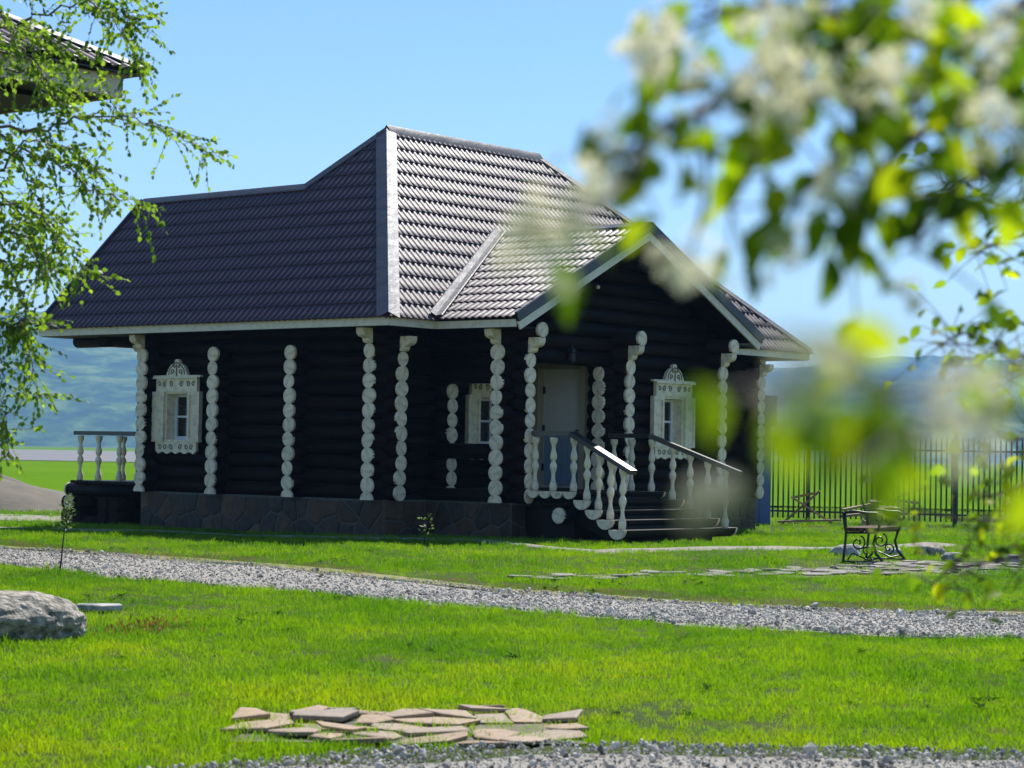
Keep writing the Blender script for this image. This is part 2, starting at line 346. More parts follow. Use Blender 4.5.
ROADB = [(-10.5, 29.5), (-5.87, 25.01), (-3.79, 22.92), (-2.9, 22.3), (-1.88, 21.65), (0.04, 19.53), (2.1, 17.9), (4.09, 17.18), (8.2, 15.6)]
road = strip_between('gravel_road', ROADT, ROADB, 'gravel_bed', 0.025, wob=0.5)
strip_between('road_verge', [(x, y+0.65+0.25*math.sin(x*1.9)) for x, y in ROADT], [(x, y-0.05) for x, y in ROADT], 'straw', 0.012, wob=0.7, seed=15)
STRT = [(-3.6, 8.2), (-1.57, 9.60), (-0.82, 10.1), (0.03, 10.5), (1.25, 10.6), (2.57, 10.7), (5.5, 10.75)]
STRB = [(-3.0, 3.5), (-1.5, 3.5), (-0.5, 3.5), (0.2, 3.5), (1.3, 3.5), (2.6, 3.5), (5.0, 3.5)]
strip = strip_between('gravel_parking', STRT, STRB, 'gravel_bed', 0.02, wob=0.3, seed=4)
PATHT = [(-12, 36.9), (-8.5, 36.6), (-4.31, 34.6), (-0.4, 31.8), (1.2, 29.6), (3.5, 31.8), (7.0, 36.6)]
PATHB = [(-12, 36.3), (-8.5, 36.0), (-4.35, 34.0), (-0.5, 31.2), (1.3, 28.9), (3.9, 31.0), (7.5, 35.8)]
strip_between('house_path', PATHT, PATHB, 'path_gravel', 0.02, wob=0.15, seed=7)
strip_between('yard_gravel', [(-16, 47), (-10, 43.6), (-6.4, 40.6), (-4, 39)], [(-16, 43.5), (-10, 41.2), (-6.6, 37.9), (-4.4, 36.5)], 'path_gravel', 0.03, wob=0.3, seed=9)
# heap of earth at the left, beyond the yard
mv = []; mf = []
for j in range(15):
    for i in range(31):
        a, b = i/30*2-1, j/14*2-1; h = max(0, 1-a*a)*max(0, 1-b*b)
        x, y = -14.0+a*5.2, 49+b*3.2
        mv.append((x, y, -0.05+1.15*h*(0.75+0.5*mnoise.noise(Vector((x*0.8, y*0.8, 2))))))
for j in range(14):
    for i in range(30): mf.append((j*31+i, j*31+i+1, (j+1)*31+i+1, (j+1)*31+i))
tag(obj('earth_mound', mv, mf, 'bare_soil', smooth=True), kind='structure')
# wooded hills
def hills(name, pts, y0, depth, seed, base=-20):
    # pts: (x, height) of the crest line
    nx2, ny2 = 260, 40; v = []; f = []
    x0, x1 = pts[0][0], pts[-1][0]
    def crest(x):
        for (a, ha), (b, hb) in zip(pts, pts[1:]):
            if x <= b:
                t = (x-a)/(b-a); t = t*t*(3-2*t); return ha+(hb-ha)*t
        return pts[-1][1]
    for j in range(ny2+1):
        for i in range(nx2+1):
            x = x0+(x1-x0)*i/nx2; t = j/ny2; y = y0+depth*t
            prof = math.sin(min(1, t/0.72)*math.pi/2)**1.15*(1 if t < 0.72 else 1-0.5*((t-0.72)/0.28)**2)
            h = crest(x)*prof*(1+0.20*mnoise.fractal(Vector((x*0.0022, y*0.0022, seed)), 1, 2, 4)*math.sin(math.pi*min(1, t*1.1)))
            h += (7*mnoise.noise(Vector((x*0.02, y*0.02, seed)))+4*mnoise.noise(Vector((x*0.06, y*0.06, seed))))*min(1, prof*2)
            v.append((x, y, base*(1-min(1, t*8))+h))
    for j in range(ny2):
        for i in range(nx2): f.append((j*(nx2+1)+i, j*(nx2+1)+i+1, (j+1)*(nx2+1)+i+1, (j+1)*(nx2+1)+i))
    return tag(obj(name, v, f, 'hill_forest', smooth=True), kind='structure')
hills('wooded_hills', [(-2600, 120), (-1500, 215), (-1050, 232), (-800, 225), (-560, 175), (-250, 120), (0, 100), (300, 90), (1600, 80)], 2500, 1700, 1.0)
hills('wooded_hills', [(-1600, 90), (-300, 140), (300, 178), (700, 204), (1000, 222), (1400, 236), (2000, 232), (3200, 200)], 3300, 1900, 5.0)

# ------------------------------------------------------------------ the log house (house space: x along the entrance front, y along the long side, z up)
X0, Y0, TH = -1.9087, 33.0, 0.8745
house = empty('log_house', (X0, Y0, 0), TH, label='dark log house with white log ends and brown metal tile roof', cat='house')
ZE = 2.0753+CAMH
DU, DV, HM, LR, PA, PW, PD, HP, LW, HW, DV2 = 3.3047, 3.3721, 3.525, 4.2523, 1.0775, 3.3742, 1.6499, 1.6932, 8.5713, 2.4956, 4.4653
RW = DV*HW/HM; XE = DV+LR+DV2; PC = PA+PW; YB = HP*DU/HM
OV, YBK, XR, XP0, XPM, XP1, YP = 0.75, 6.16, 10.92, 1.78, 4.36, 7.05, -1.0
EE, LRAD, PIT_ = 0.373, 0.125, 0.234
FLOOR = 0.85
rng = random.Random(3)
_logcache = {}
def log_mesh(L, rad=LRAD):
    k = (round(L, 3), rad)
    if k not in _logcache:
        s = 14; v = []; f = []; nseg = max(1, int(L/1.2)); rr = random.Random(int(L*1000))
        ph = rr.random()*6
        for i in range(nseg+1):
            x = L*i/nseg; dr = rad*(1+0.02*math.sin(x*1.7+ph)); dy, dz = 0.006*math.sin(x*0.9+ph), 0.005*math.cos(x*1.3+ph)
            for j in range(s): t = 2*math.pi*j/s; v.append((x, dy+dr*math.cos(t), dz+dr*math.sin(t)))
        for i in range(nseg):
            for j in range(s): f.append((i*s+j, (i+1)*s+j, (i+1)*s+(j+1) % s, i*s+(j+1) % s))
        f.append(tuple(range(s))); f.append(tuple(nseg*s+j for j in range(s))[::-1])
        me = bpy.data.meshes.new('log'); me.from_pydata(v, [], f); 
        bm = bmesh.new(); bm.from_mesh(me); bmesh.ops.recalc_face_normals(bm, faces=bm.faces); bm.to_mesh(me); bm.free()
        me.polygons.foreach_set('use_smooth', [len(p.vertices) == 4 for p in me.polygons]); me.materials.append(MATS['log_wood']); _logcache[k] = me
    return _logcache[k]
def end_mesh(rad, seed):                          # white painted butt of a log, pointing along -x: chamfered, a little out of round, with drying cracks cut in
    rr = random.Random(seed); s = 24; v = []; f = []
    el = 1+rr.uniform(-0.03, 0.03)
    crack = [rr.randrange(s) for _ in range(2)]
    rings = [(0.035, 1.01), (-0.006, 1.01), (-0.014, 0.955), (-0.015, 0.6), (-0.014, 0.25)]
    for k, (x, q) in enumerate(rings):
        for j in range(s):
            t = 2*math.pi*j/s; wob = 1+0.012*math.sin(3*t+seed)
            xx = x+(0.007 if (j in crack and 2 <= k <= 3) else 0)
            v.append((xx, rad*q*wob*el*math.cos(t), rad*q*wob/el*math.sin(t)))
    v.append((-0.012, 0, 0))
    for k in range(len(rings)-1):
        for j in range(s): f.append((k*s+j, k*s+(j+1) % s, (k+1)*s+(j+1) % s, (k+1)*s+j))
    L = (len(rings)-1)*s
    for j in range(s): f.append((L+j, L+(j+1) % s, len(v)-1))
    me = bpy.data.meshes.new('log_end'); me.from_pydata(v, [], f)
    bm = bmesh.new(); bm.from_mesh(me); bmesh.ops.recalc_face_normals(bm, faces=bm.faces); bm.to_mesh(me); bm.free()
    me.polygons.foreach_set('use_smooth', [True]*len(me.polygons)); me.set_sharp_from_angle(angle=R(20)); me.materials.append(MATS['log_end_paint']); return me
ENDS = [end_mesh(LRAD, k) for k in range(6)]
def corbel_mesh():                                # carved bracket under the eave: an ogee that grows outward (-x) with height
    prof = [(0.0, -0.117), (-0.045, -0.112), (-0.075, -0.085), (-0.085, -0.045), (-0.115, -0.03), (-0.165, -0.02), (-0.205, 0.01), (-0.225, 0.055), (-0.225, 0.117), (-0.01, 0.117), (0.0, 0.05)]
    mb = MB(); mb.prism(prof, lambda p: (p[0], -0.075, p[1]), lambda p: (p[0], 0.075, p[1]))
    me = bpy.data.meshes.new('corbel'); me.from_pydata(mb.v, [], mb.f)
    bm = bmesh.new(); bm.from_mesh(me); bmesh.ops.recalc_face_normals(bm, faces=bm.faces); bm.to_mesh(me); bm.free()
    me.materials.append(MATS['log_end_paint']); return me
CORB = corbel_mesh()
def put_log(axis, fixed, a, b, z, ends=(0, 0)):
    # axis 'x' or 'y'; log from a to b ; ends: paint the butt at a / at b
    if b-a < 0.08: return
    L = b-a
    if axis == 'x': M = Matrix.Translation((a, fixed, z))
    else: M = Matrix.Translation((fixed, a, z)) @ Matrix.Rotation(math.pi/2, 4, 'Z')
    o = inst('log', log_mesh(L), house, M @ Matrix.Rotation(0, 4, 'X'))
    q_ = rng.uniform(0.95, 1.035); spin = Matrix.Rotation(rng.random()*6.28, 4, 'X') @ Matrix.Diagonal((1, q_*rng.uniform(0.97, 1.02), q_, 1))
    if ends[0]: inst('log_end', ENDS[rng.randrange(6)], o, spin)
    if ends[1]: inst('log_end', ENDS[rng.randrange(6)], o, Matrix.Translation((L, 0, 0)) @ Matrix.Rotation(math.pi, 4, 'Z') @ spin)
    return o
ZX = lambda k: 0.88+PIT_*k                        # courses of logs running along x
ZY = lambda k: 0.763+PIT_*k                       # courses of logs running along y (half a log lower)
def half_stub(x, y, z, s):                        # the lowest log is sawn in half along its length: flat side down
    pr = [(LRAD*math.cos(math.pi*j/12), LRAD*math.sin(math.pi*j/12)) for j in range(13)]
    f = lambda t, q=1.0: (lambda p: (x-s*t, y+p[0]*q, z+0.006+p[1]*q))
    o = MB().prism(pr, f(0.0), f(0.36)).build('log', 'log_wood', house)
    MB().prism(pr, f(-0.014, 1.01), f(0.03, 1.01)).build('log_end', 'log_end_paint', o)
def wall(axis, fixed, a, b, ks, openings=(), stick=(1, 1), purlin=False):
    # stick: whether the butts stand out past the crossing at a / b
    for k in ks:
        z = (ZX if axis == 'x' else ZY)(k)
        if z < 0.60: continue
        ea, eb = EE+rng.uniform(-0.006, 0.006), EE+rng.uniform(-0.006, 0.006); painted = 1
        if k == 10: ea = eb = EE-0.01; painted = 0
        if k >= 11:
            ea = eb = 0.60 if purlin else 0.25; painted = purlin
        if k == -1 and axis == 'x':
            for s, e_, on in ((-1, a, stick[0]), (1, b, stick[1])):
                if on: half_stub(e_+s*EE, fixed, z, s)
            ea = eb = 0.12; painted = 0
        A = a-ea if stick[0] else a; B = b+eb if stick[1] else b
        cuts = [(o0, o1) for (o0, o1, z0, z1) in openings if z0-0.06 < z < z1+0.06]
        segs = [(A, B)]
        for o0, o1 in cuts: segs = [s for p, q in segs for s in ((p, min(q, o0)), (max(p, o1), q)) if s[1]-s[0] > 0.05]
        for p, q in segs:
            put_log(axis, fixed, p, q, z, (painted and stick[0] and p == A, painted and stick[1] and q == B))
        if k == 10:
            for s, e_, on in ((-1, a, stick[0]), (1, b, stick[1])):
                if not on: continue
                P = Matrix.Translation((e_+s*EE, fixed, z)) if axis == 'x' else Matrix.Translation((fixed, e_+s*EE, z))
                rot = {('x', -1): 0, ('x', 1): math.pi, ('y', -1): math.pi/2, ('y', 1): -math.pi/2}[(axis, s)]
                inst('corbel', CORB, house, P @ Matrix.Rotation(rot, 4, 'Z'))
WZ0, WZ1 = 0.09+CAMH, 0.95+CAMH                   # window casing bottom / top
hw = 0.31
# long side A, front B, back, right end
wall('y', OV, OV, YBK, range(-1, 12), [(5.45-hw, 5.45+hw, WZ0, WZ1)])
wall('x', OV, OV, XR, range(-1, 12), [(3.14-hw, 3.14+hw, WZ0, WZ1)])
wall('x', YBK, OV, XR, range(-1, 12))
wall('y', XR, OV, YBK, range(-1, 12))
for yy in (4.353, 2.52): wall('x', yy, OV, OV+0.35, range(-1, 10), stick=(1, 0))
wall('y', 1.95, OV, OV+0.35, range(0, 10), stick=(1, 0))
# porch: post of crossed stubs at the near corner, small room on the right half, gable
wall('x', YP, XP0, XP0+0.30, range(-1, 9), stick=(1, 0))
wall('y', XP0, YP, YP+0.30, range(0, 8), stick=(1, 0))
wall('y', XP0, YP, OV-0.13, range(8, 12), stick=(1, 0), purlin=True)
wall('y', XPM, YP, OV-0.13, range(0, 12), [(-0.56, 0.52, 0.6, FLOOR+2.08)], stick=(1, 0), purlin=True)
wall('y', XP1, YP, OV-0.13, range(0, 12), stick=(1, 0), purlin=True)
wall('x', YP, XPM, XP1, range(-1, 9), [(5.86-hw, 5.86+hw, WZ0, WZ1)])
wall('x', YP, XP0, XP1, range(9, 12))
k = 12
while True:
    z = ZX(k); half = (ZE+HP-0.17-(z+0.10))/(HP/PW)
    if half < 0.3: break
    put_log('x', YP, PC-min(half, 3.0), PC+min(half, 3.0), z); k += 1
put_log('y', XP0, YP, OV-0.13, 0.0+CAMH+0.02); put_log('y', XP0, YP, OV-0.13, 0.66)     # open porch side: rail log and floor log
# gable logs of the back porch
k = 12
while True:
    z = ZX(k); half = (ZE+HW-0.25-(z+0.1))/(HW/RW)
    if half < 0.25: break
    put_log('x', YBK, RW-half, RW+half, z); k += 1
for yy in (6.16, 7.35): put_log('x', yy+0.02, 0.5, 2*RW-0.4, 3.30)
for xx in (0.75, 3.97): put_log('y', xx+0.001, YBK, 8.35, 3.22 if xx > 1 else 3.30)
# lantern and a small sensor on the porch
mb = MB(); mb.lathe([(0.015, 0.16), (0.06, 0.13), (0.085, 0.08), (0.02, 0.075), (0.06, 0.07), (0.07, -0.06), (0.04, -0.10)], 8, (3.05, -1.17, 2.98)); mb.bar((3.05, -1.0, 3.15), (3.05, -1.18, 3.15), 0.03, 0.03); mb.build('porch_lamp', 'iron', house)
MB().lathe([(0.0, -0.03), (0.03, -0.02), (0.035, 0.02), (0.0, 0.04)], 8, (3.75, -1.14, 4.15)).build('sensor', 'white_paint', house)

# ---- stone foundation: irregular stones proud of the mortar
fnd = MB()
def fbox(x0, y0, x1, y1, ztop=0.655): fnd.box((x0, y0, -0.4), (x1, y1, ztop))
fbox(OV-0.17, OV-0.17, XR+0.17, YBK+0.17); fbox(XP0-0.17, YP-0.17, XP1+0.17, OV-0.18, 0.651)
base = fnd.build('foundation', 'foundation_mortar', house)
def stones(face, a0, a1, fixed, sgn, seed, z0=-0.05, z1=0.64):
    rr = random.Random(seed); W, H = a1-a0, z1-z0; pts = []; nx = max(1, int(W/0.29)); ny = 2
    for j in range(ny):
        for i in range(nx): pts.append(((i+0.5+rr.uniform(-0.38, 0.38)+0.25*(j % 2))*W/nx, (j+0.5+rr.uniform(-0.36, 0.36))*H/ny))
    for poly in voronoi(W, H, pts):
        p = inset(poly, 0.016)
        if len(p) < 3: continue
        q = inset(poly, 0.042); d = rr.uniform(0.012, 0.03)
        if len(q) != len(p): q = [(x+(sum(t[0] for t in p)/len(p)-x)*0.12, y+(sum(t[1] for t in p)/len(p)-y)*0.12) for x, y in p]
        n_ = len(p); v = []
        for ring, dd in ((p, -0.03), (p, d*0.5), (q, d)):
            for x, y in ring:
                aa, zz = a0+x, z0+y; f_ = fixed+sgn*dd
                v.append((aa, f_, zz) if face == 'y' else (f_, aa, zz))
        f = [tuple(2*n_+i for i in range(n_))]
        for r_ in range(2):
            for i in range(n_): f.append((r_*n_+i, r_*n_+(i+1) % n_, (r_+1)*n_+(i+1) % n_, (r_+1)*n_+i))
        obj('stone', v, f, 'foundation_stone', base, fix=True)
stones('x', OV-0.17, YBK+0.17, OV-0.17, -1, 1)
stones('y', OV-0.17, XP0-0.17, OV-0.17, -1, 2)
stones('x', YP-0.17, OV-0.17, XP0-0.17, -1, 3)
stones('y', XP0-0.17, XP1+0.17, YP-0.17, -1, 4)
stones('y', XP1+0.17, XR+0.17, OV-0.17, -1, 5)
stones('x', OV-0.17, YBK+0.17, XR+0.17, 1, 6)
# floors and the room behind the panes
MB().box((OV+0.1, OV+0.1, 0.60), (XR-0.1, YBK-0.1, 0.80)).build('floor', 'interior_dark', house)
MB().box((XP0-0.1, YP-0.1, 0.66), (XP1-0.1, OV-0.13, FLOOR)).build('floor', 'dark_wood', house)

# ---- windows with carved casings
def arc(cx, cz, rx, rz, t0, t1, n_=10): return [(cx+rx*math.cos(t0+(t1-t0)*i/n_), cz+rz*math.sin(t0+(t1-t0)*i/n_)) for i in range(n_+1)]
def spiral(cx, cz, r0, r1, t0, t1, n_=14): return [(cx+(r0+(r1-r0)*i/n_)*math.cos(t0+(t1-t0)*i/n_), cz+(r0+(r1-r0)*i/n_)*math.sin(t0+(t1-t0)*i/n_)) for i in range(n_+1)]
def window(M):
    ow, h0, h1 = 0.30, 0.0, 0.86                  # half opening, bottom, top (local z from the casing bottom); -y is outward, wall face at y=-0.125
    yf = -0.165
    cs = MB()                                     # deep box lining the opening
    cs.box((-ow, yf, h0), (-ow+0.035, 0.10, h1)).box((ow-0.035, yf, h0), (ow, 0.10, h1)).box((-ow+0.035, yf, h1-0.035), (ow-0.035, 0.10, h1)).box((-ow+0.035, yf-0.03, h0), (ow-0.035, 0.10, h0+0.04))
    w_ = cs.build('window', 'white_paint', house); w_.matrix_local = M
    # carved head: shoulders, cornice, ogee arch
    hp = [(-0.52, 0.86), (-0.52, 1.12), (-0.60, 1.13), (-0.60, 1.165), (-0.27, 1.165)]
    hp += [(-0.25, 1.22)]+[(p[0], p[1]) for p in arc(0, 1.20, 0.235, 0.20, math.pi*0.93, math.pi*0.62, 6)]+[(-0.055, 1.395), (-0.06, 1.43), (-0.03, 1.46), (0, 1.465)]
    hp = [(x, 0.86+(z-0.86)*0.92) for x, z in hp]; hp = hp+[(-x, z) for x, z in hp[::-1][1:]]
    f = lambda y: (lambda p: (p[0], y, p[1]))
    h = MB().prism(hp, f(-0.13), f(yf-0.03)).build('carved_head', 'white_paint', w_)
    MB().box((-0.565, yf-0.075, 1.08), (0.565, yf-0.0305, 1.112)).build('cornice', 'white_paint', h)
    orn = MB()                                    # raised scrollwork, coloured dark to stand in for sawn-through openings
    for s in (-1, 1):
        for q, (cx, cz, r0, r1, t0, t1) in enumerate([(0.13, 0.99, 0.055, 0.012, 0.4, 8.5), (0.30, 0.99, 0.05, 0.012, 2.6, -5.5), (0.43, 0.99, 0.045, 0.012, 0.5, 7.0), (0.10, 1.20, 0.05, 0.012, -1.2, 6.2), (0.06, 1.30, 0.03, 0.01, 3.0, 9.0)]):
            orn.tube([(s*x, yf-0.032, z) for x, z in spiral(cx, cz, r0, r1, t0, t1)], 0.010, 5)
        orn.tube([(s*x, yf-0.032, z) for x, z in [(0.20, 1.15), (0.19, 1.23), (0.13, 1.29), (0.07, 1.335), (0.0, 1.36)]], 0.012, 5)
    orn.tube([(x, yf-0.032, z) for x, z in [(0, 1.13), (0, 1.26), (0, 1.34)]], [0.014, 0.012, 0.006], 6)
    orn.build('scrollwork', 'cutout_dark', h)['kind'] = 'stuff'
    # apron under the sill
    ap = [(-0.52, 0.0), (-0.52, -0.15), (-0.47, -0.185)]+[(x, -0.185-0.018*math.cos((x+0.45)/0.9*math.pi*8)) for x in np.linspace(-0.45, 0.45, 33)]+[(0.47, -0.185), (0.52, -0.15), (0.52, 0.0)]
    a_ = MB().prism(ap, f(-0.13), f(yf-0.02)).build('apron', 'white_paint', w_)
    orn = MB()
    for s in (-1, 1):
        for cx, t0, t1 in ((0.12, 0.4, 7.5), (0.27, 2.8, -4.8), (0.40, 0.4, 7.5)): orn.tube([(s*x, yf-0.022, z) for x, z in spiral(cx, -0.09, 0.05, 0.012, t0, t1)], 0.009, 5)
    orn.build('scrollwork', 'cutout_dark', a_)['kind'] = 'stuff'
    # open shutters, folded flat beside the opening
    for s in (-1, 1):
        x0, x1 = sorted((s*0.305, s*0.60)); sh = MB().box((x0, yf-0.025, 0.0), (x1, -0.13, 0.86)).build('shutter', 'white_paint', w_)
        fr = MB(); y0, y1 = yf-0.048, yf-0.0255
        fr.box((x0, y0, 0.0), (x0+0.05, y1, 0.86)).box((x1-0.05, y0, 0.0), (x1, y1, 0.86)).box((x0+0.05, y0, 0.0), (x1-0.05, y1, 0.07)).box((x0+0.05, y0, 0.79), (x1-0.05, y1, 0.86))
        fr.build('shutter_frame', 'white_paint', sh)
    # sash: two panes one above the other, set back in the reveal
    ys_ = 0.02; sa = MB(); i0, i1 = -ow+0.036, ow-0.036
    sa.box((i0, ys_, 0.042), (i0+0.055, ys_+0.05, h1-0.037)).box((i1-0.055, ys_, 0.042), (i1, ys_+0.05, h1-0.037))
    sa.box((i0+0.055, ys_, 0.042), (i1-0.055, ys_+0.05, 0.10)).box((i0+0.055, ys_, h1-0.085), (i1-0.055, ys_+0.05, h1-0.037)).box((i0+0.055, ys_, 0.42), (i1-0.055, ys_+0.05, 0.455))
    sa.build('sash', 'frame_white', w_)
    for z0, z1 in ((0.10, 0.42), (0.455, h1-0.085)):
        obj('pane', [(i0+0.055, ys_+0.025, z0), (i1-0.055, ys_+0.025, z0), (i1-0.055, ys_+0.025, z1), (i0+0.055, ys_+0.025, z1)], [(0, 1, 2, 3)], 'window_glass', w_)
    MB().box((i0+0.02, ys_+0.16, 0.05), (i1-0.02, ys_+0.17, 0.60)).build('curtain', 'interior_dark', w_)
RA = Matrix.Rotation(-math.pi/2, 4, 'Z')
window(Matrix.Translation((OV, 5.45, WZ0)) @ RA)
window(Matrix.Translation((3.14, OV, WZ0)))
window(Matrix.Translation((5.86, YP, WZ0+0.06)))
# ---- entrance door, in the side of the small room, facing the open porch
dm = Matrix.Translation((XPM, -0.02, FLOOR)) @ RA
dr = MB().box((-0.44, -0.04, 0.01), (0.44, 0.02, 2.0)).build('door', 'door_pale', house); dr.matrix_local = dm
cs = MB().box((-0.56, -0.19, 0), (-0.445, 0.1, 2.10)).box((0.445, -0.19, 0), (0.56, 0.1, 2.10)).box((-0.4445, -0.185, 2.005), (0.4445, 0.1, 2.10)); cs.build('door_frame', 'casing_wood', dr)
MB().box((-0.38, -0.075, 0.05), (0.40, -0.0405, 0.88)).build('lower_panel', 'door_sky_tint', dr)
MB().box((-0.34, -0.06, 1.02), (0.36, -0.0405, 1.90)).build('upper_panel', 'door_pale', dr)
for zz in (0.35, 1.0, 1.65): MB().box((-0.445, -0.06, zz-0.06), (-0.40, -0.0402, zz+0.06)).build('hinge', 'iron', dr)
for k_ in range(6): MB().box((-0.375+k_*0.128, -0.084, 0.06), (-0.375+k_*0.128+0.118, -0.0755, 0.87)).build('door_board', 'door_sky_tint', dr)
MB().tube([(0.39, -0.05, 0.97), (0.39, -0.10, 0.97), (0.30, -0.10, 0.97)], 0.012, 6).build('handle', 'iron', dr)

# ---- roofs of pressed metal tile
COURSE, WAVE = 0.338, 0.137
def tile_face(parent, O, e, s, regions, smax, xmin, xmax, mat='roof_tile', phase=0.0, seg=8):
    O, e, s = Vector(O), Vector(e).normalized(), Vector(s).normalized(); n_ = e.cross(s)
    nc = int(math.ceil((smax+0.05)/COURSE))
    for reg in regions:
        for i in range(nc):
            s0 = -0.05+i*COURSE; s1 = s0+COURSE
            if all((min(max(s0, -9), 9)-p[1])*q[1] > 1e-6 and abs(q[0]) < 1e-9 for p, q in reg[:1]) and False: continue
            cols = int((xmax-xmin)/WAVE*seg)+1; bm = bmesh.new(); rows = []
            fr_ = [(0.0, 0.0, -0.016), (0.0, 0.004, 0.0), (0.03, 0.0, 0.002), (0.35, 0, 0), (0.7, 0, 0), (1.0, 0.0, 0.0)]
            for (t, ds, dh) in fr_:
                row = []
                for j in range(cols+1):
                    x = xmin+j*WAVE/seg; c = 0.5+0.5*math.cos(2*math.pi*(x+phase)/WAVE); c = c**0.75
                    h = 0.024*c+0.014*(1-t)+dh-0.003*(1-c)*(1-t)
                    row.append(bm.verts.new((x, s0+t*(COURSE+0.004)+ds-0.014*c*(1 if t < 0.1 else 0), h)))
                rows.append(row)
            for a, b_ in zip(rows, rows[1:]):
                for j in range(cols): bm.faces.new((a[j], a[j+1], b_[j+1], b_[j]))
            ok = True
            for (p, q) in reg:
                g = bm.verts[:]+bm.edges[:]+bm.faces[:]
                if not g: ok = False; break
                bmesh.ops.bisect_plane(bm, geom=g, plane_co=(p[0], p[1], 0), plane_no=(q[0], q[1], 0), clear_outer=True)
            if not bm.faces: bm.free(); continue
            for v in bm.verts: c = v.co.copy(); v.co = O+e*c.x+s*c.y+n_*(c.z+0.012)
            me = bpy.data.meshes.new('tile_course'); bm.to_mesh(me); bm.free()
            me.polygons.foreach_set('use_smooth', [True]*len(me.polygons)); me.materials.append(MATS[mat])
            me.set_sharp_from_angle(angle=R(38))
            inst('tile_course', me, parent)
def hp2(p, q, inside):                            # half plane through p,q keeping the side of `inside`
    dx, dy = q[0]-p[0], q[1]-p[1]; nx, ny = dy, -dx
    if (inside[0]-p[0])*nx+(inside[1]-p[1])*ny > 0: nx, ny = -nx, -ny
    return (p, (nx, ny))
def convex(poly):
    c = (sum(p[0] for p in poly)/len(poly), sum(p[1] for p in poly)/len(poly))
    return [hp2(poly[i], poly[(i+1) % len(poly)], c) for i in range(len(poly))]
def deck(name, pts, th, parent, mat='dark_wood'):  # a flat slab under the tiles
    pts = [Vector(p) for p in pts]; n_ = (pts[1]-pts[0]).cross(pts[2]-pts[0]).normalized()
    if n_.z < 0: n_ = -n_
    k_ = len(pts); v = [p-n_*0.004 for p in pts]+[p-n_*th for p in pts]
    return obj(name, v, [tuple(range(k_)), tuple(range(k_, 2*k_))[::-1]]+[(i, (i+1) % k_, k_+(i+1) % k_, k_+i) for i in range(k_)], mat, parent, fix=True)
roof = MB().box((OV, OV, ZE-0.12), (XR, YBK, ZE-0.08)).build('roof', 'dark_wood', house)     # attic floor carries the roof pieces
AP, RE_ = (DV, DU, ZE+HM), (DV+LR, DU, ZE+HM)
E00, E10, E11, E01 = (0, 0, ZE), (XE, 0, ZE), (XE, 2*DU, ZE), (0, 2*DU, ZE)
pm = math.atan2(HM, DV); pb = math.atan2(HM, DU); pp = math.atan2(HP, PW)
sA = lambda run: run/math.cos(pm)
# long side: the hip end of the main block and the lower wing run on in one plane
sAv = (math.cos(pm), 0, math.sin(pm))
low = convex([(0, -0.06), (LW+0.06*0.98, -0.06), (LW-DU*HW/HM, sA(RW)), (0, sA(RW))])
high = convex([(LW-2*DU+DU*HW/HM, sA(RW)), (LW-DU*HW/HM, sA(RW)), (LW-DU, sA(DV))])
tile_face(roof, (0, LW, ZE), (0, -1, 0), sAv, [low, high], sA(DV), 0, LW+0.1)
# entrance side of the main block
sL = DU/math.cos(pb)
tile_face(roof, E00, (1, 0, 0), (0, math.cos(pb), math.sin(pb)), [convex([(-0.05, -0.06), (XE+0.06, -0.06), (DV+LR, sL), (DV, sL)])], sL, -0.1, XE+0.1)
# porch slopes
pL = PW/math.cos(pp)
tile_face(roof, (PA, YB, ZE), (0, -1, 0), (math.cos(pp), 0, math.sin(pp)), [convex([(YB+0.03, -0.06), (YB+PD, -0.06), (YB+PD, pL), (0, pL)])], pL, 0, YB+PD, phase=0.05)
tile_face(roof, (PA+2*PW, -PD, ZE), (0, 1, 0), (-math.cos(pp), 0, math.sin(pp)), [convex([(0, -0.06), (PD+0.03, -0.06), (PD+YB, pL), (0, pL)])], pL, 0, YB+PD)
# boarding under the tiles, also the far slopes
TD = 0.07
deck('roof_boarding', [E00, E01, AP], TD, roof); deck('roof_boarding', [(0, 0.3, ZE), (0, LW, ZE), (RW, LW, ZE+HW), (RW, DU, ZE+HW)], TD-0.005, roof)
deck('roof_boarding', [E00, E10, RE_, AP], TD, roof)
deck('roof_boarding', [(PA, 0, ZE), (PA, -PD, ZE), (PC, -PD, ZE+HP), (PC, YB, ZE+HP)], TD, roof)
deck('roof_boarding', [(PA+2*PW, 0, ZE), (PA+2*PW, -PD, ZE), (PC, -PD, ZE+HP), (PC, YB, ZE+HP)], TD, roof)
for q in ([E10, E11, RE_], [E01, E11, RE_, AP], [(2*RW, DU*1.2, ZE), (2*RW, LW, ZE), (RW, LW, ZE+HW), (RW, DU, ZE+HW)]): deck('roof_slope', q, TD-0.01, roof, 'roof_tile')
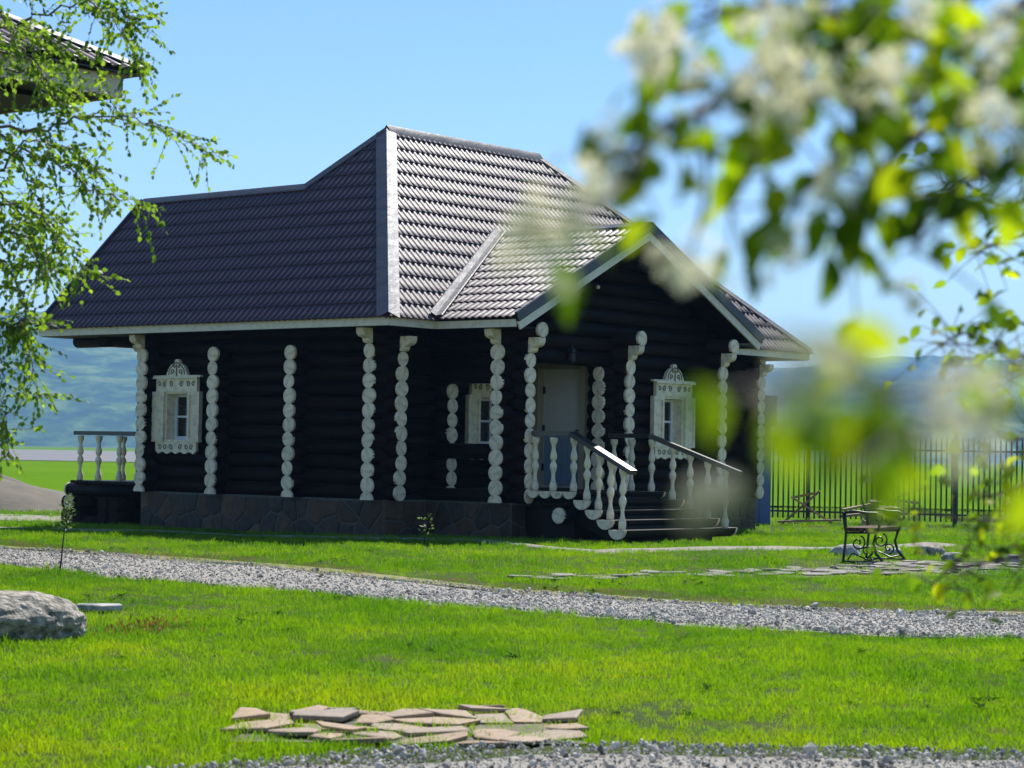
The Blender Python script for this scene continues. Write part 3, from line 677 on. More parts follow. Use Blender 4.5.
def cap(P, Q, d1, d2, wd, lift=0.058, name='ridge_cap', par=None, lip=0.014):
    P, Q, d1, d2 = Vector(P), Vector(Q), Vector(d1).normalized(), Vector(d2).normalized(); ax = (Q-P).normalized()
    d1 = (d1-ax*d1.dot(ax)).normalized(); d2 = (d2-ax*d2.dot(ax)).normalized()
    n1 = ax.cross(d1); n1 = n1 if n1.z > 0 else -n1; n2 = ax.cross(d2); n2 = n2 if n2.z > 0 else -n2
    up = (n1+n2).normalized(); k_ = 14; v = []
    for i in range(k_+1):
        c = P.lerp(Q, i/k_)
        for p in (c+d1*wd+n1*(lift-lip), c+d1*(wd-0.012)+n1*lift, c+d1*0.03+n1*lift, c+up*(lift+0.012), c+d2*0.03+n2*lift, c+d2*(wd-0.012)+n2*lift, c+d2*wd+n2*(lift-lip)): v.append(p)
    f = [(i*7+j, i*7+j+1, (i+1)*7+j+1, (i+1)*7+j) for i in range(k_) for j in range(6)]
    o = obj(name, v, f, 'roof_flashing', par or roof, fix=False)
    me = o.data; me.polygons.foreach_set('use_smooth', [True]*len(me.polygons)); me.set_sharp_from_angle(angle=R(25))
    return o
dA, dB, dBack, dRight = Vector((-math.cos(pm), 0, -math.sin(pm))), Vector((0, -math.cos(pb), -math.sin(pb))), Vector((0, math.cos(pb), -math.sin(pb))), Vector((math.cos(math.atan2(HM, DV2)), 0, -math.sin(math.atan2(HM, DV2))))
cap(E00, AP, dA, dB, 0.185)
rz = Vector((0, 0, 0.045)); cap(Vector(AP)+rz, Vector(RE_)+rz, (0, -math.cos(R(66)), -math.sin(R(66))), (0, math.cos(R(66)), -math.sin(R(66))), 0.16); cap(RE_, E10, dB, dRight, 0.13)
cap((RW, 2*DU-DU*HW/HM, ZE+HW), AP, dA, dBack, 0.13); cap((RW, LW, ZE+HW), (RW, 2*DU-DU*HW/HM-0.1, ZE+HW), dA, (math.cos(pm), 0, -math.sin(pm)), 0.13)
cap((PC, -PD, ZE+HP), (PC, YB, ZE+HP), (-math.cos(pp), 0, -math.sin(pp)), (math.cos(pp), 0, -math.sin(pp)), 0.12)
# valley flashing, folded down into the two slopes
vP, vQ = Vector((PA, 0, ZE)), Vector((PC, YB, ZE+HP))
cap(vP-(vQ-vP)*0.01, vQ, Vector((0, math.cos(pb), math.sin(pb))), Vector((math.cos(pp), 0, math.sin(pp))), 0.15, 0.080, 'valley_flashing')
cap((PA+2*PW, 0, ZE), vQ, Vector((0, math.cos(pb), math.sin(pb))), Vector((-math.cos(pp), 0, math.sin(pp))), 0.10, 0.066, 'valley_flashing')
# eaves: white fascia, soffit
FH, FT = 0.135, 0.028
def fascia(p, q, up=None):
    p, q = Vector(p), Vector(q); return MB().bar(p+Vector((0, 0, -FH/2-0.012)), q+Vector((0, 0, -FH/2-0.012)), FT, FH).build('fascia', 'trim_white', roof)
fascia((0.03, 0.045, ZE), (0.03, LW-0.04, ZE)); fascia((0.015, 0.03, ZE), (PA+0.015, 0.03, ZE)); fascia((PA+0.03, 0.0145, ZE), (PA+0.03, -PD+0.03, ZE))
fascia((PA+2*PW-0.03, -PD+0.03, ZE), (PA+2*PW-0.03, 0.0145, ZE)); fascia((PA+2*PW-0.015, 0.03, ZE), (XE-0.03, 0.03, ZE)); fascia((XE-0.03, 0.045, ZE), (XE-0.03, 2*DU-0.04, ZE))
for (xa, ya, xb, yb) in ((0.045, 0.045, OV-0.05, LW-0.05), (OV-0.049, 0.046, PA+0.044, OV-0.05), (PA+2*PW-0.044, 0.046, XE-0.045, OV-0.05), (PA+0.0445, -PD+0.09, XP0-0.05, 0.0455), (XP1+0.05, -PD+0.09, PA+2*PW-0.0445, 0.0455), (XR+0.05, OV-0.04, XE-0.046, 2*DU-0.05), (2*RW-OV, YBK+0.1, 2*RW-0.02, LW-0.05)):
    MB().box((xa, ya, ZE-FH-0.02), (xb, yb, ZE-FH+0.012)).build('soffit', 'dark_wood', roof)
MB().box((XP0, YP+0.05, 3.16), (XP1, OV-0.1, 3.19)).build('porch_ceiling', 'dark_wood', house)
# gable verges: dark metal edge over a white board
def verge(P, Q, out, nrm):
    P, Q, out, nrm = Vector(P), Vector(Q), Vector(out), Vector(nrm)
    MB().bar(P+nrm*0.0+out*0.012, Q+nrm*0.0+out*0.012, 0.05, 0.155, up=nrm).build('verge_trim', 'roof_flashing', roof)
    MB().bar(P-nrm*0.145-out*0.005, Q-nrm*0.145-out*0.005, 0.03, 0.13, up=nrm).build('verge_board', 'trim_white', roof)
nl, nr = Vector((-math.sin(pp), 0, math.cos(pp))), Vector((math.sin(pp), 0, math.cos(pp)))
verge((PA+0.0, -PD, ZE), (PC, -PD, ZE+HP), (0, -1, 0), nl); verge((PA+2*PW, -PD-0.001, ZE), (PC, -PD-0.001, ZE+HP), (0, -1, 0), nr)
nl2, nr2 = Vector((-math.sin(pm), 0, math.cos(pm))), Vector((math.sin(pm), 0, math.cos(pm)))
verge((0, LW, ZE), (RW, LW, ZE+HW), (0, 1, 0), nl2); verge((2*RW, LW+0.001, ZE), (RW, LW+0.001, ZE+HW), (0, 1, 0), nr2)

# ---- turned balusters, rails, stairs
BPROF = [(0.042, 0.0), (0.05, 0.02), (0.052, 0.10), (0.040, 0.15), (0.028, 0.20), (0.024, 0.26), (0.030, 0.32), (0.046, 0.37), (0.052, 0.41), (0.046, 0.45), (0.028, 0.49), (0.026, 0.50), (0.044, 0.54), (0.050, 0.58), (0.043, 0.63), (0.029, 0.68), (0.025, 0.73), (0.034, 0.78), (0.050, 0.82), (0.054, 0.86), (0.054, 0.90)]
def bal_mesh(h):
    mb = MB().lathe([(r_*1.12, z*h/0.90) for r_, z in BPROF], 12)
    me = bpy.data.meshes.new('baluster'); me.from_pydata(mb.v, [], mb.f)
    bm = bmesh.new(); bm.from_mesh(me); bmesh.ops.recalc_face_normals(bm, faces=bm.faces); bm.to_mesh(me); bm.free()
    me.polygons.foreach_set('use_smooth', [True]*len(me.polygons)); me.materials.append(MATS['white_paint']); return me
BAL = bal_mesh(0.83); BALD = bal_mesh(0.80)
stair = MB(); RAILZ = FLOOR+0.83+0.03; YL0, YT, RUN, FL = -1.16, -2.17, 1.40, 0.385
NT = 4; RISE = 0.138; TY = [-2.54, -2.825, -3.11, -3.395]; TZ = [0.73, 0.592, 0.454, 0.316]
xl = lambda y: XP0+0.07-max(0, YT-y)/RUN*FL
xr = lambda y: 3.86+max(0, YT-y)/RUN*FL
def half_log(axis, a, b, c, ztop, rad, name, par, ends=True):
    s = 12; v = []; 
    prof = [(rad*math.cos(math.pi+math.pi*j/s), rad*0.93*math.sin(math.pi+math.pi*j/s)) for j in range(s+1)]
    f = lambda t: (lambda p: (t, c+p[0], ztop+p[1]))
    o = MB().prism(prof, f(a), f(b)).build(name, 'dark_wood', par)
    if ends:
        pr = [(x*1.03, z*1.03+0.002) for x, z in prof]
        MB().prism(pr, f(a-0.014), f(a+0.03)).build('log_end', 'log_end_paint', o)
        MB().prism(pr, f(b-0.03), f(b+0.014)).build('log_end', 'log_end_paint', o)
    return o
for y in np.arange(-1.28, -2.4, -0.235): half_log('x', 1.72, 4.05, float(y), FLOOR, 0.117, 'landing_plank', house)
for i in range(NT):
    y = TY[i]; half_log('x', xl(y)-0.12, xr(y)+0.12, y, TZ[i], 0.15, 'stair_tread', house)
    MB().box((xl(y)+0.15, y+0.13, TZ[i]-0.26), (xr(y)-0.15, y+0.16, TZ[i]+0.05)).build('riser', 'dark_wood', house)
for x in (2.1, 3.6):
    MB().bar((x, -2.0, 0.52), (x, -3.5, -0.02), 0.12, 0.22).build('stringer', 'dark_wood', house)
put_log('x', -2.0, 1.75, 4.05, 0.48, (1, 1)); MB().box((1.95, -2.15, -0.2), (3.9, -1.18, 0.60)).build('landing_base', 'dark_wood', house)
def rail(side, xf):
    y0 = YL0-0.05 if side < 0 else -1.16
    o = MB(); 
    p0, p1, p2 = Vector((xf(0), y0-0.20, RAILZ+0.03)), Vector((xf(YT), YT-0.0, RAILZ+0.03)), Vector((xf(YT-RUN-0.06), YT-RUN-0.06, RAILZ+0.03-RISE*(NT)*1.03))
    o.bar(p0, p1, 0.13, 0.07); ra = o.build('handrail', 'rail_wood', house)
    MB().bar(p1+Vector((0, 0.012, 0.0)), p2, 0.13, 0.07).build('handrail', 'rail_wood', house)
    ys1 = [-1.44, -1.80]
    for y in ys1: inst('baluster', BAL, house, Matrix.Translation((xf(y), y, FLOOR)))
    for i in range(NT):
        y = TY[i]; zr_ = RAILZ-RISE*NT*1.03*(YT-y)/(RUN+0.06); inst('baluster', BAL, house, Matrix.Translation((xf(y), y, TZ[i]-0.002)) @ Matrix.Diagonal((1, 1, (zr_-TZ[i]+0.01)/0.83, 1)))
    inst('baluster', BAL, house, Matrix.Translation((xf(YT), YT-0.03, FLOOR)))
rail(-1, xl); rail(1, xr)
# ---- back deck at the far left end
FD = 0.80
for i in range(9): MB().box((0.60, 6.32+i*0.22, FD-0.05), (3.9, 6.32+i*0.22+0.205, FD)).build('deck_board', 'dark_wood', house)
put_log('y', 0.72, YBK+0.13, 8.45, FD-0.17, (0, 1)); put_log('y', 3.8, YBK+0.13, 8.45, FD-0.17, (0, 1))
put_log('x', 8.10, 0.42, 4.05, FD-0.38, (1, 1)); put_log('x', 7.1, 0.52, 4.0, FD-0.40, (0, 0))
for yy in (8.25, 7.95, 7.25, 6.95): put_log('x', yy, 0.48, 1.05, 0.18); put_log('x', yy, 0.48, 1.05, 0.40)
for xx in (0.62, 0.90): put_log('y', xx, 6.8, 8.4, 0.06)
MB().bar((0.68, YBK+0.14, FD+0.845), (0.68, 8.25, FD+0.845), 0.13, 0.07).build('handrail', 'rail_wood', house)
MB().bar((0.62, 8.18, FD+0.847), (3.9, 8.18, FD+0.847), 0.13, 0.068).build('handrail', 'rail_wood', house)
for y in (6.5, 7.05, 7.62, 8.12): inst('baluster', BALD, house, Matrix.Translation((0.68, y, FD)))
for x in (1.15, 1.72, 2.30, 2.9, 3.45): inst('baluster', BALD, house, Matrix.Translation((x, 8.18, FD)))

# ------------------------------------------------------------------ second building: only the corner of its hipped roof reaches into view
K = Vector((-3.83, 22.0, 5.25))
nb = empty('neighbour_building', (K.x, K.y, 0), TH, label='building at upper left showing only its hipped metal roof corner and pale eave', cat='building')
NP = R(26.5); NR, NLX = 3.4, 9.0
nroof = MB().box((-NLX+0.7, 0.7, K.z-0.30), (-0.7, 2*NR-0.7, K.z-0.26)).build('roof', 'dark_wood', nb)
sl = NR/math.cos(NP)
tile_face(nroof, (-NLX, 0, K.z), (1, 0, 0), (0, math.cos(NP), math.sin(NP)), [convex([(0, -0.06), (NLX+0.06, -0.06), (NLX-NR, sl), (NR, sl)])], sl, 0, NLX+0.1)
a1, a2 = (-NR, NR, K.z+NR*math.tan(NP)), (-NLX+NR, NR, K.z+NR*math.tan(NP))
deck('roof_boarding', [(0, 0, K.z), (-NLX, 0, K.z), a2, a1], 0.06, nroof); deck('roof_slope', [(0, 0, K.z), (0, 2*NR, K.z), a1], 0.055, nroof, 'roof_tile'); deck('roof_slope', [(0, 2*NR, K.z), (-NLX, 2*NR, K.z), a2, a1], 0.055, nroof, 'roof_tile'); deck('roof_slope', [(-NLX, 0, K.z), (-NLX, 2*NR, K.z), a2], 0.055, nroof, 'roof_tile')
cap((0, 0, K.z), a1, (0, -math.cos(NP), -math.sin(NP)), (math.cos(NP), 0, -math.sin(NP)), 0.14, par=nroof); cap(a1, a2, (0, -math.cos(NP), -math.sin(NP)), (0, math.cos(NP), -math.sin(NP)), 0.14, par=nroof)
MB().bar((-0.14, 0.16, K.z-0.16), (-NLX, 0.16, K.z-0.16), 0.03, 0.22).build('fascia', 'trim_white', nroof); MB().bar((-0.16, 0.145, K.z-0.16), (-0.16, 2*NR, K.z-0.16), 0.03, 0.22).build('fascia', 'trim_white', nroof)
MB().box((-NLX, 0.176, K.z-0.255), (-0.176, 2*NR, K.z-0.24)).build('soffit', 'dark_wood', nroof)
MB().bar((-0.02, 0.03, K.z-0.02), (-NLX, 0.03, K.z-0.02), 0.03, 0.05).build('eave_trim', 'gutter_metal', nroof)
nw = MB().box((-NLX+2.0, 2.0, 0.0), (-2.0, 2*NR-1.0, K.z-0.26)).build('wall', 'log_wood', nb)

# ------------------------------------------------------------------ fence with pickets
FX0, FX1, FY0, FY1 = 5.7, 14.5, 48.3, 46.2
fl = math.hypot(FX1-FX0, FY1-FY0)
fence = empty('metal_fence', (FX0, FY0, 0), math.atan2(FY1-FY0, FX1-FX0), label='black metal picket fence running behind the bench', cat='fence')
picket = MB().box((-0.019, -0.010, 0.10), (0.019, 0.010, 1.86)).lathe([(0.014, 1.86), (0.018, 1.89), (0.0, 1.96)], 6).build('picket', 'fence_paint', fence); pm_ = picket.data
t = 0.17
while t < fl:
    inst('picket', pm_, fence, Matrix.Translation((t, rng.uniform(-0.003, 0.003), rng.uniform(-0.008, 0.008)))); t += 0.115
picket.location = (0.06, 0, 0)
for t in (0.95, 4.15, 7.35): MB().box((t-0.045, -0.045, 0), (t+0.045, 0.045, 2.02)).lathe([(0.06, 2.02), (0.065, 2.04), (0.0, 2.10)], 4, (t, 0, 0)).build('post', 'fence_paint', fence)
for z in (0.25, 1.65): MB().box((0, -0.03, z-0.02), (fl, -0.011, z+0.02)).build('rail', 'fence_paint', fence)

# ------------------------------------------------------------------ blue shed behind the right end
shed = empty('blue_shed', (4.86, 46.6, 0), R(8), label='narrow blue shed standing behind the right end of the log house', cat='shed')
for i in range(5): MB().box((-0.62+i*0.25, -0.6, 0.0), (-0.62+i*0.25+0.235, -0.57, 2.1)).build('panel', 'shed_blue', shed)
MB().box((-0.62, -0.569, 0.0), (0.615, 0.6, 2.1)).build('body', 'shed_blue', shed); MB().box((-0.7, -0.7, 2.1), (0.7, 0.7, 2.75)).build('roof', 'shed_dark', shed)

# ------------------------------------------------------------------ lumber
def plank(p, q, wd, th, label, grp, roll=0.0):
    p, q = Vector(p), Vector(q); L = (q-p).length; d = (q-p).normalized()
    mb = MB().box((0, -wd/2, -th/2), (L, wd/2, th/2)); o = mb.build('plank', 'lumber')
    o.matrix_world = Matrix.Translation(p) @ d.to_track_quat('X', 'Z').to_matrix().to_4x4() @ Matrix.Rotation(roll, 4, 'X')
    return tag(o, label, 'plank', grp)
rr = random.Random(11)
for i in range(13):
    k_ = i//4; j = i % 4; x = 7.30+j*0.17+0.05*k_+rr.uniform(-0.05, 0.05)
    plank((x, 43.9+rr.uniform(-0.12, 0.12), 0.09+k_*0.14+rr.uniform(0, 0.03)), (x+0.30+rr.uniform(-0.1, 0.1), 46.2, 0.09+k_*0.14+rr.uniform(0, 0.03)), 0.15, 0.12, 'weathered beam in the stack of timber behind the iron bench', 'beams stacked behind the bench', rr.uniform(-0.3, 0.3))
plank((6.75, 43.9, 0.40), (7.75, 44.1, 0.60), 0.16, 0.04, 'pale plank leaning from the left onto the timber stack', None)
plank((6.70, 43.6, 0.28), (7.5, 43.75, 0.36), 0.14, 0.05, 'grey plank lowest of those leaning against the timber stack', None)
plank((7.55, 43.8, 0.64), (8.35, 44.3, 0.56), 0.12, 0.05, 'short board lying across the top of the timber stack', None)
for a, b in (((5.75, 45.6, 0.05), (6.5, 45.4, 0.75)), ((5.9, 45.4, 0.62), (6.75, 45.3, 0.08)), ((5.6, 45.2, 0.10), (6.9, 45.0, 0.16)), ((6.0, 45.8, 0.60), (6.4, 45.5, 0.70))):
    plank(a, b, 0.12, 0.04, 'pale board leaning crosswise beside the blue shed', 'boards beside the blue shed')

# ------------------------------------------------------------------ iron bench seen from its end
bp = Vector((4.32, 28.0)); bench = empty('iron_bench', (bp.x, bp.y, gz(*bp)-0.01), 0, label='small park bench with scrolled black iron ends and wooden seat', cat='bench')
ma, la = R(-14), R(66)
Mx, Lx = Vector((math.cos(ma), math.sin(ma), 0)), Vector((math.cos(la), math.sin(la), 0))
bpt = lambda m_, l_, z: Mx*m_+Lx*l_+Vector((0, 0, z))
for L_ in (0.0, 1.15):
    B = lambda m_, z: bpt(m_, L_, z)
    fr = MB()
    fr.tube([B(0.0, 0.0), B(0.015, 0.15), B(0.035, 0.36), B(0.03, 0.52), B(0.02, 0.66)], 0.017, 6)                          # rear leg
    fr.tube([B(0.52, 0.0), B(0.50, 0.05), B(0.42, 0.14), B(0.385, 0.27), B(0.42, 0.40), B(0.44, 0.43), B(0.46, 0.50), B(0.45, 0.58)], 0.018, 6)   # S-shaped front leg
    fr.tube([B(0.02, 0.66), B(0.15, 0.68), B(0.30, 0.66), B(0.42, 0.66), B(0.49, 0.63), B(0.50, 0.575), B(0.46, 0.55), B(0.42, 0.57), B(0.425, 0.605)], 0.018, 6)  # arm with curl
    fr.tube([B(0.03, 0.40), B(0.44, 0.41)], 0.014, 6); fr.tube([B(0.0, 0.03), B(0.50, 0.03)], 0.012, 6)
    e_ = fr.build('end_frame', 'iron', bench, True)
    s_ = MB()
    s_.tube([B(*p) for p in spiral(0.19, 0.27, 0.10, 0.02, 1.2, -7.0, 22)], 0.011, 5); s_.tube([B(*p) for p in spiral(0.30, 0.17, 0.08, 0.015, -1.5, 6.5, 20)], 0.011, 5); s_.tube([B(0.06, 0.05), B(0.12, 0.14), B(0.22, 0.10), B(0.33, 0.05), B(0.45, 0.08)], 0.011, 5)
    s_.build('scroll', 'iron', e_, True)
    bk = MB(); bk.tube([B(0.03, 0.42), B(-0.0, 0.60), B(-0.06, 0.82)], 0.016, 6) if L_ > 0.5 else bk.tube([B(0.03, 0.42), B(0.005, 0.56), B(-0.005, 0.66)], 0.016, 6); bk.build('back_post', 'iron', bench, True)
for k_ in range(5):
    m0 = 0.06+k_*0.085; MB().bar(bpt(m0, -0.06, 0.445), bpt(m0, 1.21, 0.445), 0.072, 0.05).build('seat_slat', 'bench_board', bench)

# ------------------------------------------------------------------ stones
def stone_at(name, x, y, sx, sy, sz, seed, mat, label, cat, sink=0.35, rz=0, sub=3, grp=None, amp=0.22):
    me = rough_stone(seed, sx, sy, sz, sub, amp); me.materials.append(MATS[mat]); o = bpy.data.objects.new(name, me); C.objects.link(o)
    o.location = (x, y, gz(x, y)+sz*0.7-sz*sink); o.rotation_euler = (0, 0, rz); return tag(o, label, cat, grp)
stone_at('boulder', -3.80, 15.75, 0.70, 0.50, 0.30, 6, 'boulder', 'large rough grey boulder at the left edge of the lawn', 'boulder', 0.42, 0.1, 6, amp=0.13)
stone_at('field_stone', 4.66, 29.9, 0.20, 0.16, 0.22, 9, 'field_stone', 'pale rounded stone directly behind the iron bench', 'stone', 0.75, amp=0.3)
stone_at('field_stone', 5.37, 30.3, 0.13, 0.1, 0.11, 5, 'field_stone', 'small stone just right of the iron bench legs', 'stone')
stone_at('field_stone', 6.04, 31.1, 0.21, 0.16, 0.14, 6, 'boulder', 'grey stone on the grass between bench and overhanging leaves, farthest back', 'stone')
stone_at('field_stone', 6.10, 29.7, 0.16, 0.13, 0.11, 7, 'field_stone', 'pale stone at the edge of the flagstone path, middle of the row', 'stone')
stone_at('field_stone', 6.80, 29.5, 0.18, 0.14, 0.12, 8, 'field_stone', 'pale stone at the far right end of the flagstone path', 'stone')
# flat slab by the boulder
def slab(name, poly, th, mat, parent, loc, tilt=(0, 0, 0), seed=0):
    rr = random.Random(seed); n_ = len(poly); q = inset(poly, 0.012)
    if len(q) != n_: q = [(x*0.96, y*0.96) for x, y in poly]
    v = [(x*0.97, y*0.97, 0) for x, y in poly]+[(x, y, th*0.35) for x, y in poly]+[(x, y, th*0.85) for x, y in poly]+[(x, y, th+rr.uniform(-0.1, 0.1)*th) for x, y in q]
    f = [tuple(range(n_))[::-1], tuple(3*n_+i for i in range(n_))]+[(r_*n_+i, r_*n_+(i+1) % n_, (r_+1)*n_+(i+1) % n_, (r_+1)*n_+i) for r_ in range(3) for i in range(n_)]
    o = obj(name, v, f, mat, parent, fix=True); o.location = loc; o.rotation_euler = tilt; return o
def blob(rx, ry, rr, n_=9): return [(rx*math.cos(2*math.pi*i/n_)*rr.uniform(0.72, 1.1), ry*math.sin(2*math.pi*i/n_)*rr.uniform(0.72, 1.1)) for i in range(n_)]
rr = random.Random(5)
tag(slab('stone_slab', blob(0.20, 0.14, rr), 0.05, 'field_stone', None, (-3.48, 18.5, gz(-3.48, 18.5)+0.02)), 'thin pale stone slab lying beside the large boulder', 'stone slab')
# loose flagstone patch in the foreground lawn
pav = obj('flagstone_patch', [(-1.35, 10.45, gz(-1.35, 10.45)+0.006), (0.40, 10.55, gz(0.4, 10.55)+0.006), (0.35, 11.3, gz(0.35, 11.3)+0.006), (-0.3, 11.75, gz(-0.3, 11.75)+0.006), (-0.95, 11.6, gz(-0.95, 11.6)+0.006), (-1.25, 11.0, gz(-1.25, 11)+0.006)], [(0, 1, 2, 3, 4, 5)], 'bare_soil', fix=True); tag(pav, kind='structure')
pr_ = [(rr.uniform(0, 1.8), rr.uniform(0, 1.3)) for _ in range(46)]
for i, cell in enumerate(voronoi(1.8, 1.3, pr_)):
    cx = sum(p[0] for p in cell)/len(cell); cy = sum(p[1] for p in cell)/len(cell); x, y = -1.40+cx, 10.42+cy
    if ((x+0.48)/0.96)**2+((y-11.08)/0.66)**2 > 1.05 or rr.random() < 0.06: continue
    q = [((p[0]-cx)*rr.uniform(0.78, 1.12), (p[1]-cy)*rr.uniform(0.78, 1.12)) for p in cell]
    slab('flagstone', q, rr.uniform(0.014, 0.032), 'flagstone', pav, (x, y, gz(x, y)+rr.choice((-0.004, 0.004, 0.014, 0.03))), (rr.uniform(-0.10, 0.05), rr.uniform(-0.08, 0.08), rr.uniform(-0.15, 0.15)), i)
# flagstone path to the bench
fp = strip_between('flagstone_path', [(0.0, 24.5), (2.2, 25.75), (4.0, 27.2), (5.4, 28.9), (7.6, 31.2)], [(0.3, 24.0), (2.4, 25.2), (4.2, 25.6), (5.6, 26.3), (7.8, 28.2)], 'bare_soil', 0.012, wob=0.2, seed=12)
for i in range(95):
    t = rr.random()**0.8; s_ = rr.uniform(0.08, 0.92)
    k_ = min(int(t*4), 3); f_ = t*4-k_
    tp = [(0.0, 24.5), (2.2, 25.75), (4.0, 27.2), (5.4, 28.9), (7.6, 31.2)]; bt = [(0.3, 24.0), (2.4, 25.2), (4.2, 25.6), (5.6, 26.3), (7.8, 28.2)]
    a = Vector(tp[k_]).lerp(Vector(tp[k_+1]), f_); b_ = Vector(bt[k_]).lerp(Vector(bt[k_+1]), f_); p = a.lerp(b_, s_)
    slab('flagstone', blob(rr.uniform(0.12, 0.24), rr.uniform(0.10, 0.18), rr, rr.choice((5, 6, 7))), rr.uniform(0.02, 0.04), 'grey_flagstone', fp, (p.x, p.y, gz(p.x, p.y)+0.004), (rr.uniform(-0.05, 0.05), rr.uniform(-0.05, 0.05), rr.uniform(0, 6)), i)

# ------------------------------------------------------------------ scatter helper (stuff only): instances of small meshes on a cloud of points
def hidden_collection(name, meshes):
    col = bpy.data.collections.new(name)
    for me in meshes: col.objects.link(bpy.data.objects.new(me.name, me))
    return col
def scatter(name, pts, scl, rot, meshes, label, cat):
    me = bpy.data.meshes.new(name); me.from_pydata([tuple(p) for p in pts], [], [])
    a = me.attributes.new('sc', 'FLOAT', 'POINT'); a.data.foreach_set('value', np.asarray(scl, dtype=np.float32))
    a = me.attributes.new('rot', 'FLOAT_VECTOR', 'POINT'); a.data.foreach_set('vector', np.asarray(rot, dtype=np.float32).ravel())
    o = bpy.data.objects.new(name, me); C.objects.link(o)
    ng = bpy.data.node_groups.new(name, 'GeometryNodeTree')
    ng.interface.new_socket('Geometry', in_out='INPUT', socket_type='NodeSocketGeometry'); ng.interface.new_socket('Geometry', in_out='OUTPUT', socket_type='NodeSocketGeometry')
    N, L = ng.nodes, ng.links
    gi, go = N.new('NodeGroupInput'), N.new('NodeGroupOutput')
    ci = N.new('GeometryNodeCollectionInfo'); ci.inputs['Collection'].default_value = hidden_collection(name+'_pieces', meshes); ci.inputs['Separate Children'].default_value = True; ci.inputs['Reset Children'].default_value = True
    ip = N.new('GeometryNodeInstanceOnPoints'); ip.inputs['Pick Instance'].default_value = True
    rv = N.new('FunctionNodeRandomValue'); rv.data_type = 'INT'; rv.inputs[4].default_value = 0; rv.inputs[5].default_value = len(meshes)-1
    s1 = N.new('GeometryNodeInputNamedAttribute'); s1.data_type = 'FLOAT'; s1.inputs[0].default_value = 'sc'
    s2 = N.new('GeometryNodeInputNamedAttribute'); s2.data_type = 'FLOAT_VECTOR'; s2.inputs[0].default_value = 'rot'
    e2 = N.new('FunctionNodeEulerToRotation')
    L.new(gi.outputs[0], ip.inputs['Points']); L.new(ci.outputs[0], ip.inputs['Instance']); L.new(rv.outputs[2], ip.inputs['Instance Index'])
    L.new(s1.outputs[0], ip.inputs['Scale']); L.new(s2.outputs[0], e2.inputs[0]); L.new(e2.outputs[0], ip.inputs['Rotation']); L.new(ip.outputs[0], go.inputs[0])
    md = o.modifiers.new('scatter', 'NODES'); md.node_group = ng
    return tag(o, label, cat, kind='stuff')
def tuft(seed, n_, h0, h1, spread, wd, mat, lean=0.5):
    rr = random.Random(seed); v = []; f = []
    for _ in range(n_):
        x, y = rr.gauss(0, spread), rr.gauss(0, spread); a = rr.uniform(0, 6.28); h = rr.uniform(h0, h1); ln = rr.uniform(0.1, lean)*h
        dx, dy = math.cos(a), math.sin(a); b_ = rr.uniform(0, 6.28); px, py = math.cos(b_)*wd, math.sin(b_)*wd; k_ = len(v)
        for t, ww in ((0, 0.8), (0.45, 1.0), (0.8, 0.6)):
            cx, cy, cz = x+dx*ln*t*t, y+dy*ln*t*t, h*t*(1-0.12*t)
            v += [(cx-px*ww, cy-py*ww, cz-0.01*(t == 0)), (cx+px*ww, cy+py*ww, cz-0.01*(t == 0))]
        v.append((x+dx*ln, y+dy*ln, h*0.9))
        f += [(k_, k_+1, k_+3, k_+2), (k_+2, k_+3, k_+5, k_+4), (k_+4, k_+5, k_+6)]
    me = bpy.data.meshes.new('tuft'); me.from_pydata(v, [], f); me.materials.append(MATS[mat]); return me
# --- where grass may grow
def poly_y(pl, x):
    for (a, ya), (b, yb) in zip(pl, pl[1:]):
        if a <= x <= b: return ya+(yb-ya)*(x-a)/(b-a)
    return pl[0][1] if x < pl[0][0] else pl[-1][1]
hc, hs_ = math.cos(TH), math.sin(TH)
def in_house(x, y):
    dx, dy = x-X0, y-Y0; a, b = dx*hc+dy*hs_, -dx*hs_+dy*hc
    return (0.50 < a < 11.2 and 0.50 < b < 6.5) or (1.5 < a < 7.3 and -1.25 < b < 0.6) or (1.35 < a < 4.4 and -3.65 < b < -1.0)
def edge_n(x, y, s): return 0.35*mnoise.noise(Vector((x*1.1, y*1.1, s)))+0.18*mnoise.noise(Vector((x*3.3, y*3.3, s+4)))
def on_road(x, y, pad=0.0): return poly_y(ROADB, x)-pad+edge_n(x, y, 1) < y < poly_y(ROADT, x)+pad+edge_n(x, y, 2)
def on_path(x, y): return poly_y(PATHB, x)+0.1+0.3*edge_n(x, y, 3) < y < poly_y(PATHT, x)-0.1+0.3*edge_n(x, y, 5)
def on_strip(x, y): return y < poly_y(STRT, x)+0.5*edge_n(x, y, 7)
rs = np.random.RandomState(8)
def field(y0, y1, dens, side=1.0):
    # random points in the wedge of ground in front of the camera (with a generous margin at the sides)
    A = 0.5*(y1*y1-y0*y0)*2*0.335; n_ = int(A*dens*side); yy = np.sqrt(rs.uniform(y0*y0, y1*y1, n_)); xx = rs.uniform(-0.335, 0.335, n_)*yy
    return list(zip(xx.tolist(), yy.tolist()))
gp, gs, gr, dp, ds_, dr_ = [], [], [], [], [], []
